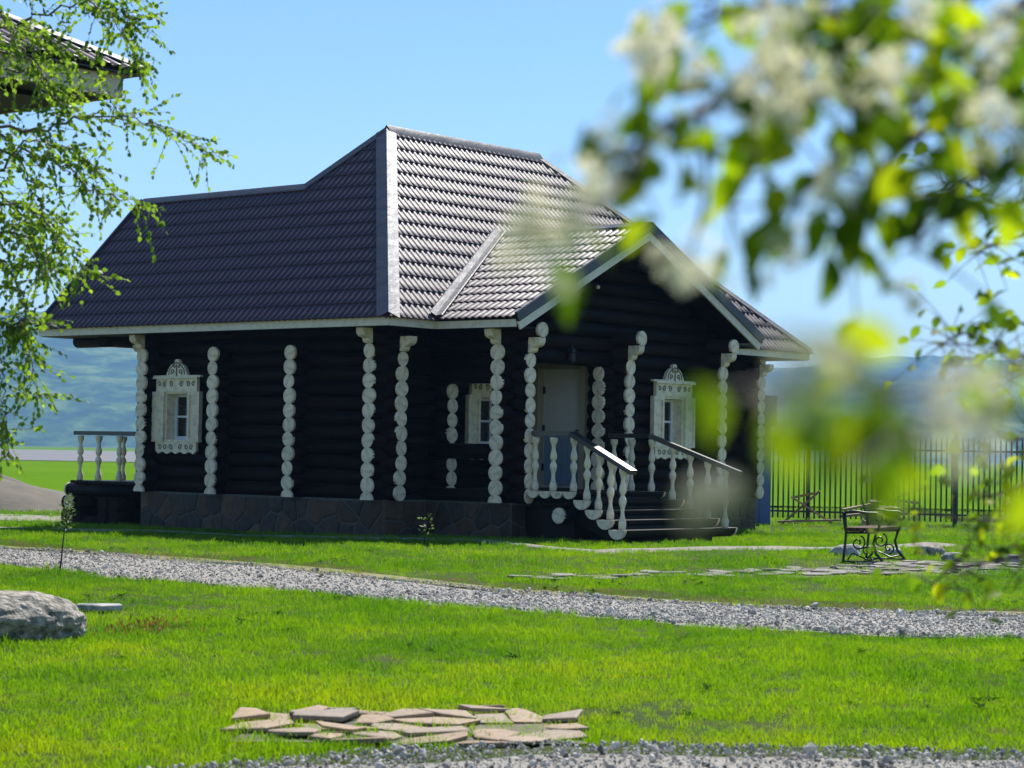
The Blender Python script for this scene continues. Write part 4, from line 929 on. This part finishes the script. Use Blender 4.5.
for (y0, y1, dens, s0) in ((8.3, 13, 330, 0.92), (13, 18, 240, 0.97), (18, 26, 150, 1.05), (26, 40, 85, 1.2), (40, 62, 16, 1.6)):
    for x, y in field(y0, y1, dens):
        if on_road(x, y) or on_strip(x, y) or in_house(x, y) or on_path(x, y): continue
        patch = -1.35 < x < 0.45 and 10.4 < y < 11.8
        if patch and rs.rand() < 0.72: continue
        fpath = 0 < x < 7.7 and abs(y-(24.3+0.72*x)) < (0.35 if x < 3.5 else 1.4) and y < 31
        if fpath and rs.rand() < 0.8: continue
        den = mnoise.noise(Vector((x*0.5, y*0.5, 21)))+0.6*mnoise.noise(Vector((x*1.9, y*1.9, 5)))
        if den < -0.40 and rs.rand() < 0.55: continue
        hgt = s0*rs.uniform(0.6, 1.15)*(1+0.35*den)
        near_road = on_road(x, y, 1.25+0.6*den) and y > poly_y(ROADT, x)
        if near_road and rs.rand() < 0.3: continue
        z = gz(x, y)
        rt = (rs.uniform(-0.15, 0.15), rs.uniform(-0.15, 0.15), rs.uniform(0, 6.28))
        if (near_road and rs.rand() < 0.75) or rs.rand() < 0.03: dp.append((x, y, z)); ds_.append(hgt*0.62); dr_.append(rt)
        else: gp.append((x, y, z)); gs.append(hgt); gr.append(rt)
scatter('grass', gp, gs, gr, [tuft(i, 22, 0.02, 0.052, 0.045, 0.0019, 'grass_blade', 0.8) for i in range(6)]+[tuft(9, 13, 0.04, 0.085, 0.03, 0.0022, 'grass_blade', 0.7)], 'short bright green lawn grass around the house', 'grass')
scatter('dry_grass', dp, ds_, dr_, [tuft(20+i, 15, 0.03, 0.075, 0.05, 0.0028, 'dry_grass_blade', 0.9) for i in range(3)], 'dry yellowish grass along the edge of the gravel road', 'grass')
# --- broad-leaved weeds in clumps
wp, ws, wr = [], [], []
for x, y in field(9, 30, 9):
    if on_road(x, y, -0.1) or on_strip(x, y) or in_house(x, y) or on_path(x, y): continue
    if mnoise.noise(Vector((x*0.7, y*0.7, 40)))+0.5*mnoise.noise(Vector((x*2.2, y*2.2, 41))) < 0.36: continue
    wp.append((x, y, gz(x, y)+0.01)); ws.append(rs.uniform(0.35, 0.85)); wr.append((rs.uniform(-0.2, 0.2), rs.uniform(-0.2, 0.2), rs.uniform(0, 6.28)))
def rosette(seed):
    rr = random.Random(seed); V = []; F = []; gv_, gf_ = leaf_geo(1, 0.35, 0.15, 0.5)
    for i in range(9):
        M = Matrix.Rotation(i*0.7+rr.uniform(-0.3, 0.3), 4, 'Z') @ Matrix.Rotation(rr.uniform(0.25, 0.95), 4, 'X') @ Matrix.Scale(rr.uniform(0.06, 0.12), 4); k_ = len(V)
        V += [tuple(M @ Vector(p)) for p in gv_]; F += [tuple(a+k_ for a in q) for q in gf_]
    return mesh_from(V, F, 'weed_leaf', 'rosette')
# --- loose stones on the gravel
def pebble(seed):
    bm = bmesh.new(); bmesh.ops.create_icosphere(bm, subdivisions=1, radius=1); rr = random.Random(seed)
    for v in bm.verts: v.co = Vector((v.co.x*rr.uniform(0.75, 1.15), v.co.y*rr.uniform(0.6, 1.0), v.co.z*rr.uniform(0.45, 0.8)))
    me = bpy.data.meshes.new('pebble'); bm.to_mesh(me); bm.free(); me.materials.append(MATS['pebble']); return me
PB = [pebble(i) for i in range(5)]
pp_, ps_, pr_ = [], [], []
for (y0, y1, dens) in ((8.6, 11.2, 900), (16, 22, 520), (22, 31, 330)):
    for x, y in field(y0, y1, dens):
        if not (on_road(x, y, 0.12) or on_strip(x, y+0.06)): continue
        pp_.append((x, y, gz(x, y)+0.028)); ps_.append((0.005 if y < 12 else 0.0062)*math.exp(abs(rs.normal(0, 0.6)))); pr_.append(tuple(rs.uniform(0, 6.28, 3)))
scatter('gravel', pp_, ps_, pr_, PB, 'loose grey crushed stone covering the gravel road and parking', 'gravel')

# ------------------------------------------------------------------ leaves
def leaf_geo(L=1.0, W=0.62, fold=0.16, curl=0.18, serr=0.0):
    # an ovate leaf along +y with a folded midrib
    st = [(0.0, 0.02), (0.12, 0.55), (0.3, 0.95), (0.5, 1.0), (0.72, 0.72), (0.9, 0.28), (1.0, 0.0)]
    v = []; f = []
    for t, q in st:
        z = -curl*t*t; v += [(-W/2*q, t, z+fold*q*0.5), (0, t, z), (W/2*q, t, z+fold*q*0.5)]
    for i in range(len(st)-1):
        a = i*3; f += [(a, a+1, a+4, a+3), (a+1, a+2, a+5, a+4)]
    return v, f
def mesh_from(v, f, mat, name, smooth=True):
    me = bpy.data.meshes.new(name); me.from_pydata(v, [], f); me.materials.append(MATS[mat])
    if smooth: me.polygons.foreach_set('use_smooth', [True]*len(me.polygons))
    return me
scatter('weeds', wp, ws, wr, [rosette(i) for i in range(4)], 'low broad leaved weeds growing in clumps in the lawn', 'weeds')
LEAF = [mesh_from(*leaf_geo(1, w_, f_, c_), 'tree_leaf', 'leaf') for w_, f_, c_ in ((0.55, 0.15, 0.15), (0.62, 0.22, 0.3), (0.5, 0.1, -0.1), (0.66, 0.3, 0.1))]
def joined_leaves(name, mats, geo, mat, parent, seed):
    rr = np.random.RandomState(seed); v0 = np.array(geo[0]+[]); nv = len(v0); V = np.zeros((len(mats)*nv, 3)); F = []; T = []
    v1 = np.c_[v0, np.ones(nv)]
    for i, M in enumerate(mats):
        V[i*nv:(i+1)*nv] = (v1 @ np.array(M).T)[:, :3]; F += [tuple(a+i*nv for a in q) for q in geo[1]]; T += [rr.rand()]*len(geo[1])
    me = bpy.data.meshes.new(name); me.from_pydata(V.tolist(), [], F); a = me.attributes.new('tint', 'FLOAT', 'FACE'); a.data.foreach_set('value', np.array(T, dtype=np.float32))
    me.materials.append(MATS[mat]); me.polygons.foreach_set('use_smooth', [True]*len(me.polygons)); o = bpy.data.objects.new(name, me); C.objects.link(o); o.parent = parent; o['kind'] = 'stuff'; return o
def smooth_line(pts, sub=5):
    P = [Vector(p) for p in pts]; out = []
    for i in range(len(P)-1):
        p0, p1, p2, p3 = P[max(i-1, 0)], P[i], P[i+1], P[min(i+2, len(P)-1)]
        for j in range(sub):
            t = j/sub; out.append(0.5*((2*p1)+(p2-p0)*t+(2*p0-5*p1+4*p2-p3)*t*t+(3*p1-p0-3*p2+p3)*t**3))
    out.append(P[-1]); return out
def leaf_matrix(p, d, size, rr, droop=0.5):
    d = (Vector(d)+Vector((rr.gauss(0, 0.55), rr.gauss(0, 0.55), rr.gauss(0, 0.45)-droop))).normalized()
    q = d.to_track_quat('Y', 'Z').to_matrix().to_4x4()
    return Matrix.Translation(p) @ q @ Matrix.Rotation(rr.uniform(-1.5, 1.5), 4, 'Y') @ Matrix.Scale(size, 4)

# ------------------------------------------------------------------ birch at the left: trunk just out of frame, hanging twigs in view
BIRCH = [[(-3.373, 11.4, 3.123), (-2.63, 11.4, 3.084), (-2.261, 11.4, 3.154), (-1.943, 11.4, 3.139), (-1.648, 11.4, 2.985)], [(-3.631, 12.24, 3.592), (-2.953, 12.24, 3.776), (-2.614, 12.24, 3.908), (-2.329, 12.24, 3.914), (-2.185, 12.24, 3.847)], [(-3.533, 11.88, 3.861), (-2.873, 11.88, 3.985), (-2.484, 11.88, 3.936), (-2.231, 11.88, 3.763), (-2.098, 11.88, 3.521)], [(-3.4, 11.52, 2.819), (-2.762, 11.52, 2.992), (-2.439, 11.52, 2.917), (-2.249, 11.52, 2.786), (-2.006, 11.52, 2.71)], [(-3.641, 12.36, 2.691), (-3.013, 12.36, 2.817), (-2.724, 12.36, 2.736), (-2.578, 12.36, 2.595), (-2.458, 12.36, 2.396)], [(-3.529, 12.0, 2.431), (-2.974, 12.0, 2.497), (-2.746, 12.0, 2.278), (-2.71, 12.0, 1.972), (-2.631, 12.0, 1.695)], [(-3.417, 11.64, 2.184), (-2.987, 11.64, 2.246), (-2.791, 11.64, 1.979), (-2.729, 11.64, 1.657), (-2.728, 11.64, 1.415)], [(-3.697, 12.48, 3.459), (-3.062, 12.48, 3.588), (-2.772, 12.48, 3.564), (-2.595, 12.48, 3.48), (-2.363, 12.48, 3.455)], [(-3.581, 12.12, 3.061), (-3.023, 12.12, 3.241), (-2.733, 12.12, 2.907), (-2.642, 12.12, 2.672), (-2.543, 12.12, 2.516)], [(-3.448, 11.76, 2.028), (-2.959, 11.76, 2.092), (-2.713, 11.76, 2.069), (-2.675, 11.76, 2.086), (-2.63, 11.76, 2.016)], [(-3.4, 11.4, 4.083), (-2.973, 11.4, 4.038), (-2.697, 11.4, 3.615), (-2.532, 11.4, 3.405), (-2.421, 11.4, 3.194)], [(-3.653, 12.24, 4.394), (-2.852, 12.24, 4.294), (-2.45, 12.24, 4.187), (-2.303, 12.24, 4.017), (-2.184, 12.24, 3.79)], [(-3.507, 11.88, 2.918), (-2.901, 11.88, 2.929), (-2.684, 11.88, 3.099), (-2.462, 11.88, 3.048), (-2.294, 11.88, 2.94)], [(-3.389, 11.52, 2.444), (-2.858, 11.52, 2.561), (-2.643, 11.52, 2.538), (-2.534, 11.52, 2.433), (-2.468, 11.52, 2.343)], [(-3.643, 12.36, 2.748), (-3.13, 12.36, 2.902), (-2.899, 12.36, 2.82), (-2.749, 12.36, 2.592), (-2.715, 12.36, 2.363)], [(-3.563, 12.0, 3.661), (-3.003, 12.0, 3.615), (-2.78, 12.0, 3.62), (-2.614, 12.0, 3.679), (-2.472, 12.0, 3.569)]]
NEAR = [[(0.558, 1.9, 1.885), (0.325, 1.7, 1.769), (0.21, 1.6, 1.716), (0.134, 1.5, 1.665), (0.087, 1.4, 1.625), (0.056, 1.35, 1.602)], [(0.558, 1.9, 1.796), (0.35, 1.7, 1.698), (0.271, 1.6, 1.635), (0.252, 1.6, 1.598), (0.249, 1.6, 1.566)], [(0.573, 1.95, 1.86), (0.36, 1.75, 1.763), (0.247, 1.65, 1.761), (0.165, 1.6, 1.753), (0.102, 1.55, 1.72)], [(0.559, 1.9, 1.725), (0.382, 1.7, 1.651), (0.321, 1.65, 1.62), (0.297, 1.6, 1.573)], [(0.326, 1.7, 1.697), (0.248, 1.6, 1.65), (0.208, 1.55, 1.613), (0.192, 1.5, 1.575)], [(0.21, 1.6, 1.709), (0.182, 1.55, 1.656), (0.156, 1.5, 1.606), (0.146, 1.5, 1.592)], [(0.35, 1.1, 1.505), (0.22, 0.9, 1.463), (0.155, 0.78, 1.447), (0.116, 0.72, 1.443), (0.091, 0.68, 1.443), (0.062, 0.64, 1.438)], [(0.35, 1.1, 1.454), (0.22, 0.9, 1.442), (0.151, 0.78, 1.435), (0.116, 0.72, 1.417)], [(0.087, 1.4, 1.625), (0.063, 1.3, 1.583), (0.035, 1.15, 1.548), (0.009, 1.0, 1.521)], [(0.128, 1.5, 1.662), (0.128, 1.45, 1.6), (0.11, 1.35, 1.546)]]
FLOW = [(0.102, 1.55, 1.723), (0.064, 1.45, 1.642), (0.061, 1.42, 1.611), (0.048, 1.38, 1.59), (0.088, 1.55, 1.712), (0.131, 1.55, 1.699), (0.184, 1.6, 1.716), (0.203, 1.6, 1.683), (0.173, 1.6, 1.69), (0.282, 1.65, 1.727), (0.297, 1.65, 1.708), (0.255, 1.65, 1.717), (0.381, 1.7, 1.768), (0.366, 1.7, 1.696), (0.234, 1.6, 1.616), (0.19, 1.5, 1.565), (0.294, 1.6, 1.546), (0.099, 1.35, 1.542), (0.112, 1.3, 1.534), (0.372, 1.7, 1.673), (0.393, 1.7, 1.738), (0.162, 1.6, 1.682), (0.196, 1.6, 1.664), (0.238, 1.7, 1.779), (0.009, 1.0, 1.523), (0.014, 1.0, 1.517), (0.093, 0.7, 1.447), (0.166, 0.8, 1.435), (0.208, 1.5, 1.674), (0.255, 1.6, 1.691), (0.186, 1.5, 1.722), (0.28, 1.5, 1.735), (0.348, 1.6, 1.727), (0.371, 1.6, 1.66), (0.092, 1.5, 1.689), (0.237, 1.6, 1.635), (0.337, 1.5, 1.665), (0.176, 1.5, 1.691), (0.284, 1.6, 1.714), (0.105, 1.6, 1.741), (0.092, 1.5, 1.703), (0.166, 1.6, 1.697), (0.19, 1.5, 1.691), (0.18, 1.5, 1.666), (0.26, 1.5, 1.685), (0.337, 1.6, 1.685), (0.066, 1.6, 1.647), (0.059, 1.6, 1.624), (0.168, 1.5, 1.726)]
LEAFPTS = [(0.253, 1.6, 1.575), (0.165, 1.55, 1.623), (0.177, 1.55, 1.634), (0.148, 1.55, 1.641), (0.248, 1.6, 1.639), (0.03, 1.2, 1.559), (0.026, 1.2, 1.551), (0.023, 1.2, 1.527), (0.081, 1.3, 1.559), (0.125, 0.781, 1.461), (0.13, 0.762, 1.464), (0.119, 0.791, 1.467), (0.117, 0.747, 1.432), (0.135, 0.812, 1.438), (0.13, 0.834, 1.442), (0.139, 0.776, 1.44), (0.146, 0.815, 1.451), (0.136, 0.784, 1.423), (0.127, 0.766, 1.437), (0.135, 0.831, 1.431), (0.114, 0.75, 1.434), (0.139, 0.782, 1.435), (0.139, 0.774, 1.433), (0.137, 0.756, 1.437), (0.136, 0.783, 1.423), (0.153, 0.853, 1.435), (0.138, 0.852, 1.462), (0.132, 0.782, 1.424), (0.161, 0.818, 1.439), (0.154, 0.843, 1.437), (0.154, 0.848, 1.435), (0.192, 0.817, 1.455), (0.065, 0.764, 1.447), (0.085, 0.729, 1.434), (0.103, 0.786, 1.447), (0.115, 0.791, 1.452), (0.106, 0.795, 1.442), (0.195, 0.885, 1.454), (0.185, 0.83, 1.46), (0.199, 0.868, 1.449), (0.201, 0.867, 1.461), (0.263, 1.84, 1.749), (0.287, 1.5, 1.724), (0.302, 1.5, 1.689), (0.208, 1.54, 1.742), (0.31, 1.85, 1.801), (0.098, 1.64, 1.761), (0.309, 1.88, 1.797), (0.127, 1.5, 1.704), (0.297, 1.75, 1.795), (0.241, 1.71, 1.721), (0.219, 1.6, 1.733), (0.366, 1.81, 1.812), (0.365, 1.88, 1.748), (0.213, 1.62, 1.71), (0.284, 1.57, 1.736), (0.305, 1.53, 1.694), (0.318, 1.67, 1.65), (0.269, 1.55, 1.745), (0.242, 1.88, 1.796), (0.409, 1.69, 1.634), (0.314, 1.78, 1.708), (0.314, 1.65, 1.764), (0.262, 1.55, 1.698), (0.387, 1.84, 1.683), (0.282, 1.54, 1.691), (0.273, 1.61, 1.741), (0.291, 1.45, 1.687), (0.444, 1.89, 1.718), (0.328, 1.55, 1.743), (0.303, 1.5, 1.719), (0.24, 1.56, 1.7), (0.419, 1.86, 1.647), (0.369, 1.56, 1.748), (0.31, 1.83, 1.725), (0.218, 1.66, 1.745), (0.261, 1.53, 1.663), (0.223, 1.69, 1.731), (0.26, 1.85, 1.706), (0.309, 1.6, 1.735), (0.367, 1.68, 1.732), (0.289, 1.86, 1.813), (0.341, 1.51, 1.632), (0.246, 1.46, 1.655), (0.395, 1.76, 1.766), (0.342, 1.48, 1.634), (0.358, 1.73, 1.727), (0.445, 1.88, 1.724), (0.137, 1.89, 1.759), (0.297, 1.47, 1.672), (0.332, 1.83, 1.72), (0.404, 1.88, 1.707), (0.288, 1.88, 1.781), (0.179, 1.48, 1.74), (0.239, 1.54, 1.706), (0.199, 1.74, 1.757), (0.369, 1.6, 1.71), (0.405, 1.78, 1.708), (0.169, 1.77, 1.796), (0.183, 1.48, 1.656), (0.279, 1.48, 1.634), (0.263, 1.61, 1.686), (0.376, 1.58, 1.716), (0.308, 1.5, 1.665), (0.343, 1.55, 1.627), (0.358, 1.53, 1.691), (0.22, 1.63, 1.773), (0.441, 1.89, 1.642), (0.322, 1.89, 1.757), (0.333, 1.85, 1.797), (0.347, 1.76, 1.687), (0.349, 1.74, 1.717), (0.262, 1.8, 1.796), (0.327, 1.71, 1.781), (0.274, 1.76, 1.777), (0.362, 1.53, 1.644), (0.226, 1.62, 1.685), (0.353, 1.76, 1.776), (0.186, 1.6, 1.688), (0.341, 1.65, 1.77), (0.321, 1.54, 1.685), (0.238, 1.89, 1.788), (0.319, 1.63, 1.693), (0.334, 1.76, 1.755), (0.243, 1.62, 1.672), (0.37, 1.61, 1.76), (0.237, 1.65, 1.716), (0.154, 1.53, 1.728), (0.318, 1.67, 1.665), (0.204, 1.52, 1.707), (0.269, 1.85, 1.773), (0.236, 1.45, 1.639), (0.343, 1.69, 1.635), (0.291, 1.54, 1.749), (0.341, 1.65, 1.67), (0.368, 1.54, 1.725), (0.114, 1.53, 1.717), (0.294, 1.8, 1.761), (0.24, 1.51, 1.708), (0.373, 1.87, 1.693), (0.266, 1.64, 1.748), (0.29, 1.54, 1.701), (0.257, 1.65, 1.725), (0.245, 1.65, 1.746), (0.239, 1.66, 1.746), (0.381, 1.82, 1.806)]
MID = [[(1.436, 4.8, 2.1), (1.166, 4.7, 2.016), (1.035, 4.6, 1.969), (0.928, 4.5, 2.008), (0.887, 4.5, 1.986)], [(1.437, 4.8, 1.921), (1.189, 4.7, 1.929), (1.057, 4.6, 1.894), (0.972, 4.6, 1.861)], [(1.439, 4.8, 1.676), (1.169, 4.7, 1.71), (1.038, 4.6, 1.723), (0.942, 4.55, 1.687), (0.891, 4.5, 1.662)], [(1.44, 4.8, 1.609), (1.17, 4.7, 1.634), (1.049, 4.6, 1.659), (0.964, 4.5, 1.622)], [(1.382, 4.6, 1.389), (1.144, 4.5, 1.344), (0.977, 4.4, 1.302), (0.815, 4.3, 1.322), (0.747, 4.25, 1.342)], [(1.383, 4.6, 1.261), (1.145, 4.5, 1.24), (0.998, 4.4, 1.222), (0.876, 4.3, 1.204), (0.837, 4.3, 1.164)], [(1.412, 4.7, 1.344), (1.169, 4.6, 1.406), (1.04, 4.5, 1.363), (0.967, 4.5, 1.341)], [(1.411, 4.7, 1.518), (1.168, 4.6, 1.491), (1.039, 4.5, 1.467), (0.986, 4.5, 1.507)]]

rr = random.Random(77)
bx, by = -4.45, 12.3; bz = gz(bx, by)
birch = empty('birch_tree', (bx, by, bz), 0, label='birch tree with fresh green leaves on thin branches hanging in at the left', cat='tree')
toL = lambda p: Vector(p)-Vector((bx, by, bz))
MB().tube([(0, 0, -0.1), (0.03, 0, 1.0), (0.0, 0.05, 2.2), (-0.05, 0.05, 3.4), (0.0, 0.0, 4.8), (0.05, 0, 6.4)], [0.17, 0.14, 0.125, 0.11, 0.085, 0.04], 12).build('trunk', 'birch_trunk_bark', birch, True)
allb = [[toL(p) for p in b] for b in BIRCH]
for i in range(9):      # the rest of the crown, outside the picture
    a = rr.uniform(1.6, 5.2); z = rr.uniform(1.8, 5.5); r_ = rr.uniform(1.0, 1.9); allb.append([Vector((math.cos(a)*r_*t, math.sin(a)*r_*t, z+0.5*t-0.9*t*t)) for t in (0.2, 0.4, 0.65, 0.85, 1.0)])
lm = []
for bi, b in enumerate(allb):
    st = b[0]; b = [Vector((st.x*0.15, st.y*0.15, max(0.8, st.z-0.45)))]+b
    ln = smooth_line(b, 7)
    for k_ in range(7, len(ln)-1): ln[k_] = ln[k_]+Vector((rr.gauss(0, 0.012), rr.gauss(0, 0.03), rr.gauss(0, 0.012)))
    n_ = len(ln); lim = MB().tube(ln, [0.013*(1-k_/n_)**1.3+0.0018 for k_ in range(n_)], 5)
    inview = bi < len(BIRCH)
    for k_ in range(6, n_):
        for _ in range(rr.choice((2, 2, 3, 3)) if inview else 1):
            p = ln[k_]+(ln[min(k_+1, n_-1)]-ln[k_])*rr.random(); d = (ln[min(k_+1, n_-1)]-ln[max(k_-1, 0)]).normalized()
            d = (d*0.55+Vector((rr.gauss(0, 0.55), rr.gauss(0, 0.6), rr.gauss(-0.05, 0.5)))).normalized(); L = rr.uniform(0.10, 0.28)
            tw = [p+d*L*t+Vector((0, 0, -0.10*L*t*t)) for t in (0, 0.35, 0.7, 1.0)]
            lim.tube(tw, [0.0016, 0.0013, 0.001, 0.0008], 4)
            for t in np.arange(0.12, 1.02, 0.024/L):
                if rr.random() < 0.12: continue
                i0 = min(int(t*3), 2); q = tw[i0].lerp(tw[i0+1], min(1, t*3-i0))
                lm.append(leaf_matrix(q, d, rr.uniform(0.024, 0.040), rr, 0.35))
    lim.build('branch', 'birch_bark', birch, True)
joined_leaves('foliage', lm, leaf_geo(1, 0.75, 0.12, 0.15), 'birch_leaf', birch, 3)

# ------------------------------------------------------------------ flowering tree close to the camera at the right: trunk out of frame, blossoming boughs reach across
tx, ty = 1.45, 3.1; tz = gz(tx, ty)
ft = empty('flowering_tree', (tx, ty, tz), 0, label='white blossoming tree whose leafy boughs reach across the upper right foreground', cat='tree')
toT = lambda p: Vector(p)-Vector((tx, ty, tz))
MB().tube([(0, 0, -0.1), (0.02, 0.02, 0.6), (-0.02, 0.0, 1.2), (0.03, 0.05, 1.9), (0.02, 0.0, 2.7)], [0.11, 0.09, 0.08, 0.06, 0.02], 12).build('trunk', 'tree_bark', ft, True)
def flower_cluster_mesh(seed):
    rr = random.Random(seed); v = []; f = []; 
    for i in range(16):
        t = rr.random(); c = Vector((rr.gauss(0, 0.30), rr.gauss(0, 0.30), rr.gauss(0, 0.30))); nrm = (c+Vector((rr.gauss(0, 0.3), rr.gauss(0, 0.3), 0.3))).normalized()
        q = nrm.to_track_quat('Z', 'Y').to_matrix(); sz = rr.uniform(0.20, 0.30)
        for k_ in range(5):
            a = k_*2*math.pi/5; k0 = len(v)
            for (r_, da, z) in ((0.08, 0, 0), (0.6, -0.5, 0.10), (1.0, -0.28, 0.2), (1.0, 0.28, 0.2), (0.6, 0.5, 0.10)):
                v.append(c+q @ Vector((r_*math.cos(a+da)*sz, r_*math.sin(a+da)*sz, z*sz)))
            f.append(tuple(range(k0, k0+5)))
    return mesh_from([tuple(p) for p in v], f, 'petal', 'flower_cluster', False)
FLM = [flower_cluster_mesh(i) for i in range(5)]
def stamen_mesh(seed):
    rr = random.Random(seed); mb = MB()
    for i in range(10):
        c = Vector((rr.gauss(0, 0.3), rr.gauss(0, 0.3), rr.gauss(0, 0.3))); mb.tube([c*0.2, c*0.75, c], [0.03, 0.02, 0.045], 4)
    me = mesh_from(mb.v, mb.f, 'stamen', 'flower_stalks'); return me
STM = [stamen_mesh(i) for i in range(3)]
rr = random.Random(41); nleaf = 0; extra = []
def put_leaf(par, p, d, size, droop=0.5):
    global nleaf
    M = leaf_matrix(p, d, size, rr, droop)
    if nleaf < 300: inst('leaf', LEAF[rr.randrange(4)], par, M); nleaf += 1
    else: extra.append(M)
def filler(px, n_):
    # short leafy shoots between the boughs
    for _ in range(n_):
        b_ = rr.choice(px); c = rr.choice(b_.data.vertices).co; q = Vector(c)+Vector((rr.gauss(0, 0.028), rr.gauss(0, 0.05), rr.gauss(-0.005, 0.028))); put_leaf(b_, q, (rr.gauss(0, 1), rr.gauss(0, 1), 0.2), 0.040*rr.uniform(0.75, 1.2), 0.3)
def bough(pts, start, nl, size, r0, jit=0.02, droop=0.45):
    P = [toT(p) for p in pts]; ln = smooth_line([Vector(start)]+P, 6); n_ = len(ln)
    mb = MB().tube(ln, [r0*(1-k_/n_)**0.8+0.0011 for k_ in range(n_)], 6)
    spots = []
    for i in range(nl):
        t = rr.uniform(0.30, 1.0) if len(P) > 3 else rr.uniform(0.4, 1.0); k_ = min(int(t*(n_-1)), n_-2); p = ln[k_].lerp(ln[k_+1], rr.random()); d = (ln[k_+1]-ln[k_]).normalized()
        gs_ = lambda s: max(-1.5*s, min(1.5*s, rr.gauss(0, s))); off = Vector((gs_(jit), gs_(jit*1.5), gs_(jit))); q = p+off
        mb.tube([p, p+off*0.6+Vector((0, 0, 0.004)), q], [0.0012, 0.001, 0.0008], 4); spots.append((q, d, size*rr.uniform(0.7, 1.2)))
    br = mb.build('branch', 'tree_bark', ft, True)
    for q, d, s_ in spots: put_leaf(br, q, d, s_, droop)
    return br
brs = []
for i, pts in enumerate(NEAR):
    top = i not in (6, 7); brs.append(bough(pts, (0.0, 0.0, 2.0) if i < 4 else ((0, 0, 1.3) if i in (6, 7) else toT(pts[0])), (40, 28, 44, 26, 10, 8, 3, 3, 0, 0)[i], 0.036, 0.006 if i < 4 else 0.0022, 0.028 if top else 0.02))
for p in LEAFPTS:
    b_ = min(brs, key=lambda b: min((Vector(v.co)-toT(p)).length for v in b.data.vertices)); put_leaf(b_, toT(p), (0, 0, -0.3), 0.037 if Vector(p).y > 0.95 else 0.026)
for i, p in enumerate(FLOW):
    q = toT(p); q = q+(toT((0, 0, CAMH))-q)*0.06; b_ = min(brs, key=lambda b: min((Vector(v.co)-q).length for v in b.data.vertices))
    M = Matrix.Translation(q) @ Matrix.Rotation(rr.uniform(0, 6.28), 4, 'Z') @ Matrix.Rotation(rr.uniform(-1, 1), 4, 'X') @ Matrix.Scale(0.0225*rr.uniform(0.8, 1.25), 4)
    fo = inst('flower_cluster', FLM[i % 5], b_, M)
for pts in MID:
    bough(pts, (0.0, 0.0, 1.0), 42, 0.036, 0.0045, 0.06, 0.2)
print('leaves', nleaf, len(extra))
if extra: joined_leaves('foliage', extra, leaf_geo(1, 0.6, 0.2, 0.2), 'tree_leaf', ft, 5)

# ------------------------------------------------------------------ young plants on the lawn
def sapling(name, x, y, h, label, seed, needle=True):
    rr = random.Random(seed); z = gz(x, y); e_ = empty(name, (x, y, z), 0, label=label, cat='sapling')
    top = Vector((0.10*h, 0.0, h)); st = [Vector((0, 0, -0.02)), Vector((0.03*h, 0, h*0.35)), Vector((0.06*h, 0, h*0.7)), top]
    MB().tube(st, [0.010, 0.008, 0.006, 0.003], 6).build('stem', 'tree_bark', e_, True); ms = []
    for i in range(150 if needle else 46):
        t = rr.uniform(0.5, 1.02) if needle else rr.uniform(0.25, 1.0); p = st[0].lerp(top, t); a = rr.uniform(0, 6.28)
        r_ = (0.11*(1.05-t)/0.5+0.02)*rr.random() if needle else rr.uniform(0, 0.13)
        q = p+Vector((math.cos(a)*r_, math.sin(a)*r_, 0.5*r_+rr.gauss(0, 0.01))); ms.append(leaf_matrix(q, (math.cos(a), math.sin(a), 0.8), rr.uniform(0.03, 0.055), rr, -0.2))
    joined_leaves('foliage', ms, leaf_geo(1, 0.28 if needle else 0.6), 'sapling_leaf', e_, seed); return e_
sapling('conifer_sapling', -4.95, 23.9, 0.82, 'thin young sapling with a tufted top beside the gravel road', 1)
sapling('leafy_sapling', -1.19, 30.3, 0.40, 'tiny leafy sapling on the lawn before the house corner', 2, False)
# rusty patch of moss in the lawn near the boulder
ms = []
rr = random.Random(6)
for i in range(230):
    x, y = -2.75+rr.gauss(0, 0.17), 16.35+rr.gauss(0, 0.30); ms.append(leaf_matrix(Vector((x, y, gz(x, y)+rr.uniform(0.02, 0.09))), (0, 0, 1), rr.uniform(0.02, 0.05), rr, -0.5))
o = joined_leaves('rusty_moss', ms, leaf_geo(1, 0.3), 'moss_orange', None, 9); tag(o, 'rust coloured moss patch in the grass right of the boulder', 'moss', kind='stuff')

# ------------------------------------------------------------------ air
m = bpy.data.materials.new('haze_air'); m.use_nodes = True; n = m.node_tree.nodes; l = m.node_tree.links; n.remove(n['Principled BSDF'])
pv = n.new('ShaderNodeVolumePrincipled'); pv.inputs['Color'].default_value = (0.32, 0.60, 1.0, 1); pv.inputs['Density'].default_value = 2.3e-4; pv.inputs['Anisotropy'].default_value = 0.0
l.new(pv.outputs[0], n['Material Output'].inputs['Volume']); MATS['haze_air'] = m
hz = MB().box((-9500, -600, -40), (9500, 6500, 300)).build('haze', 'haze_air'); tag(hz, 'thin blue summer haze over the valley', 'haze', kind='stuff')
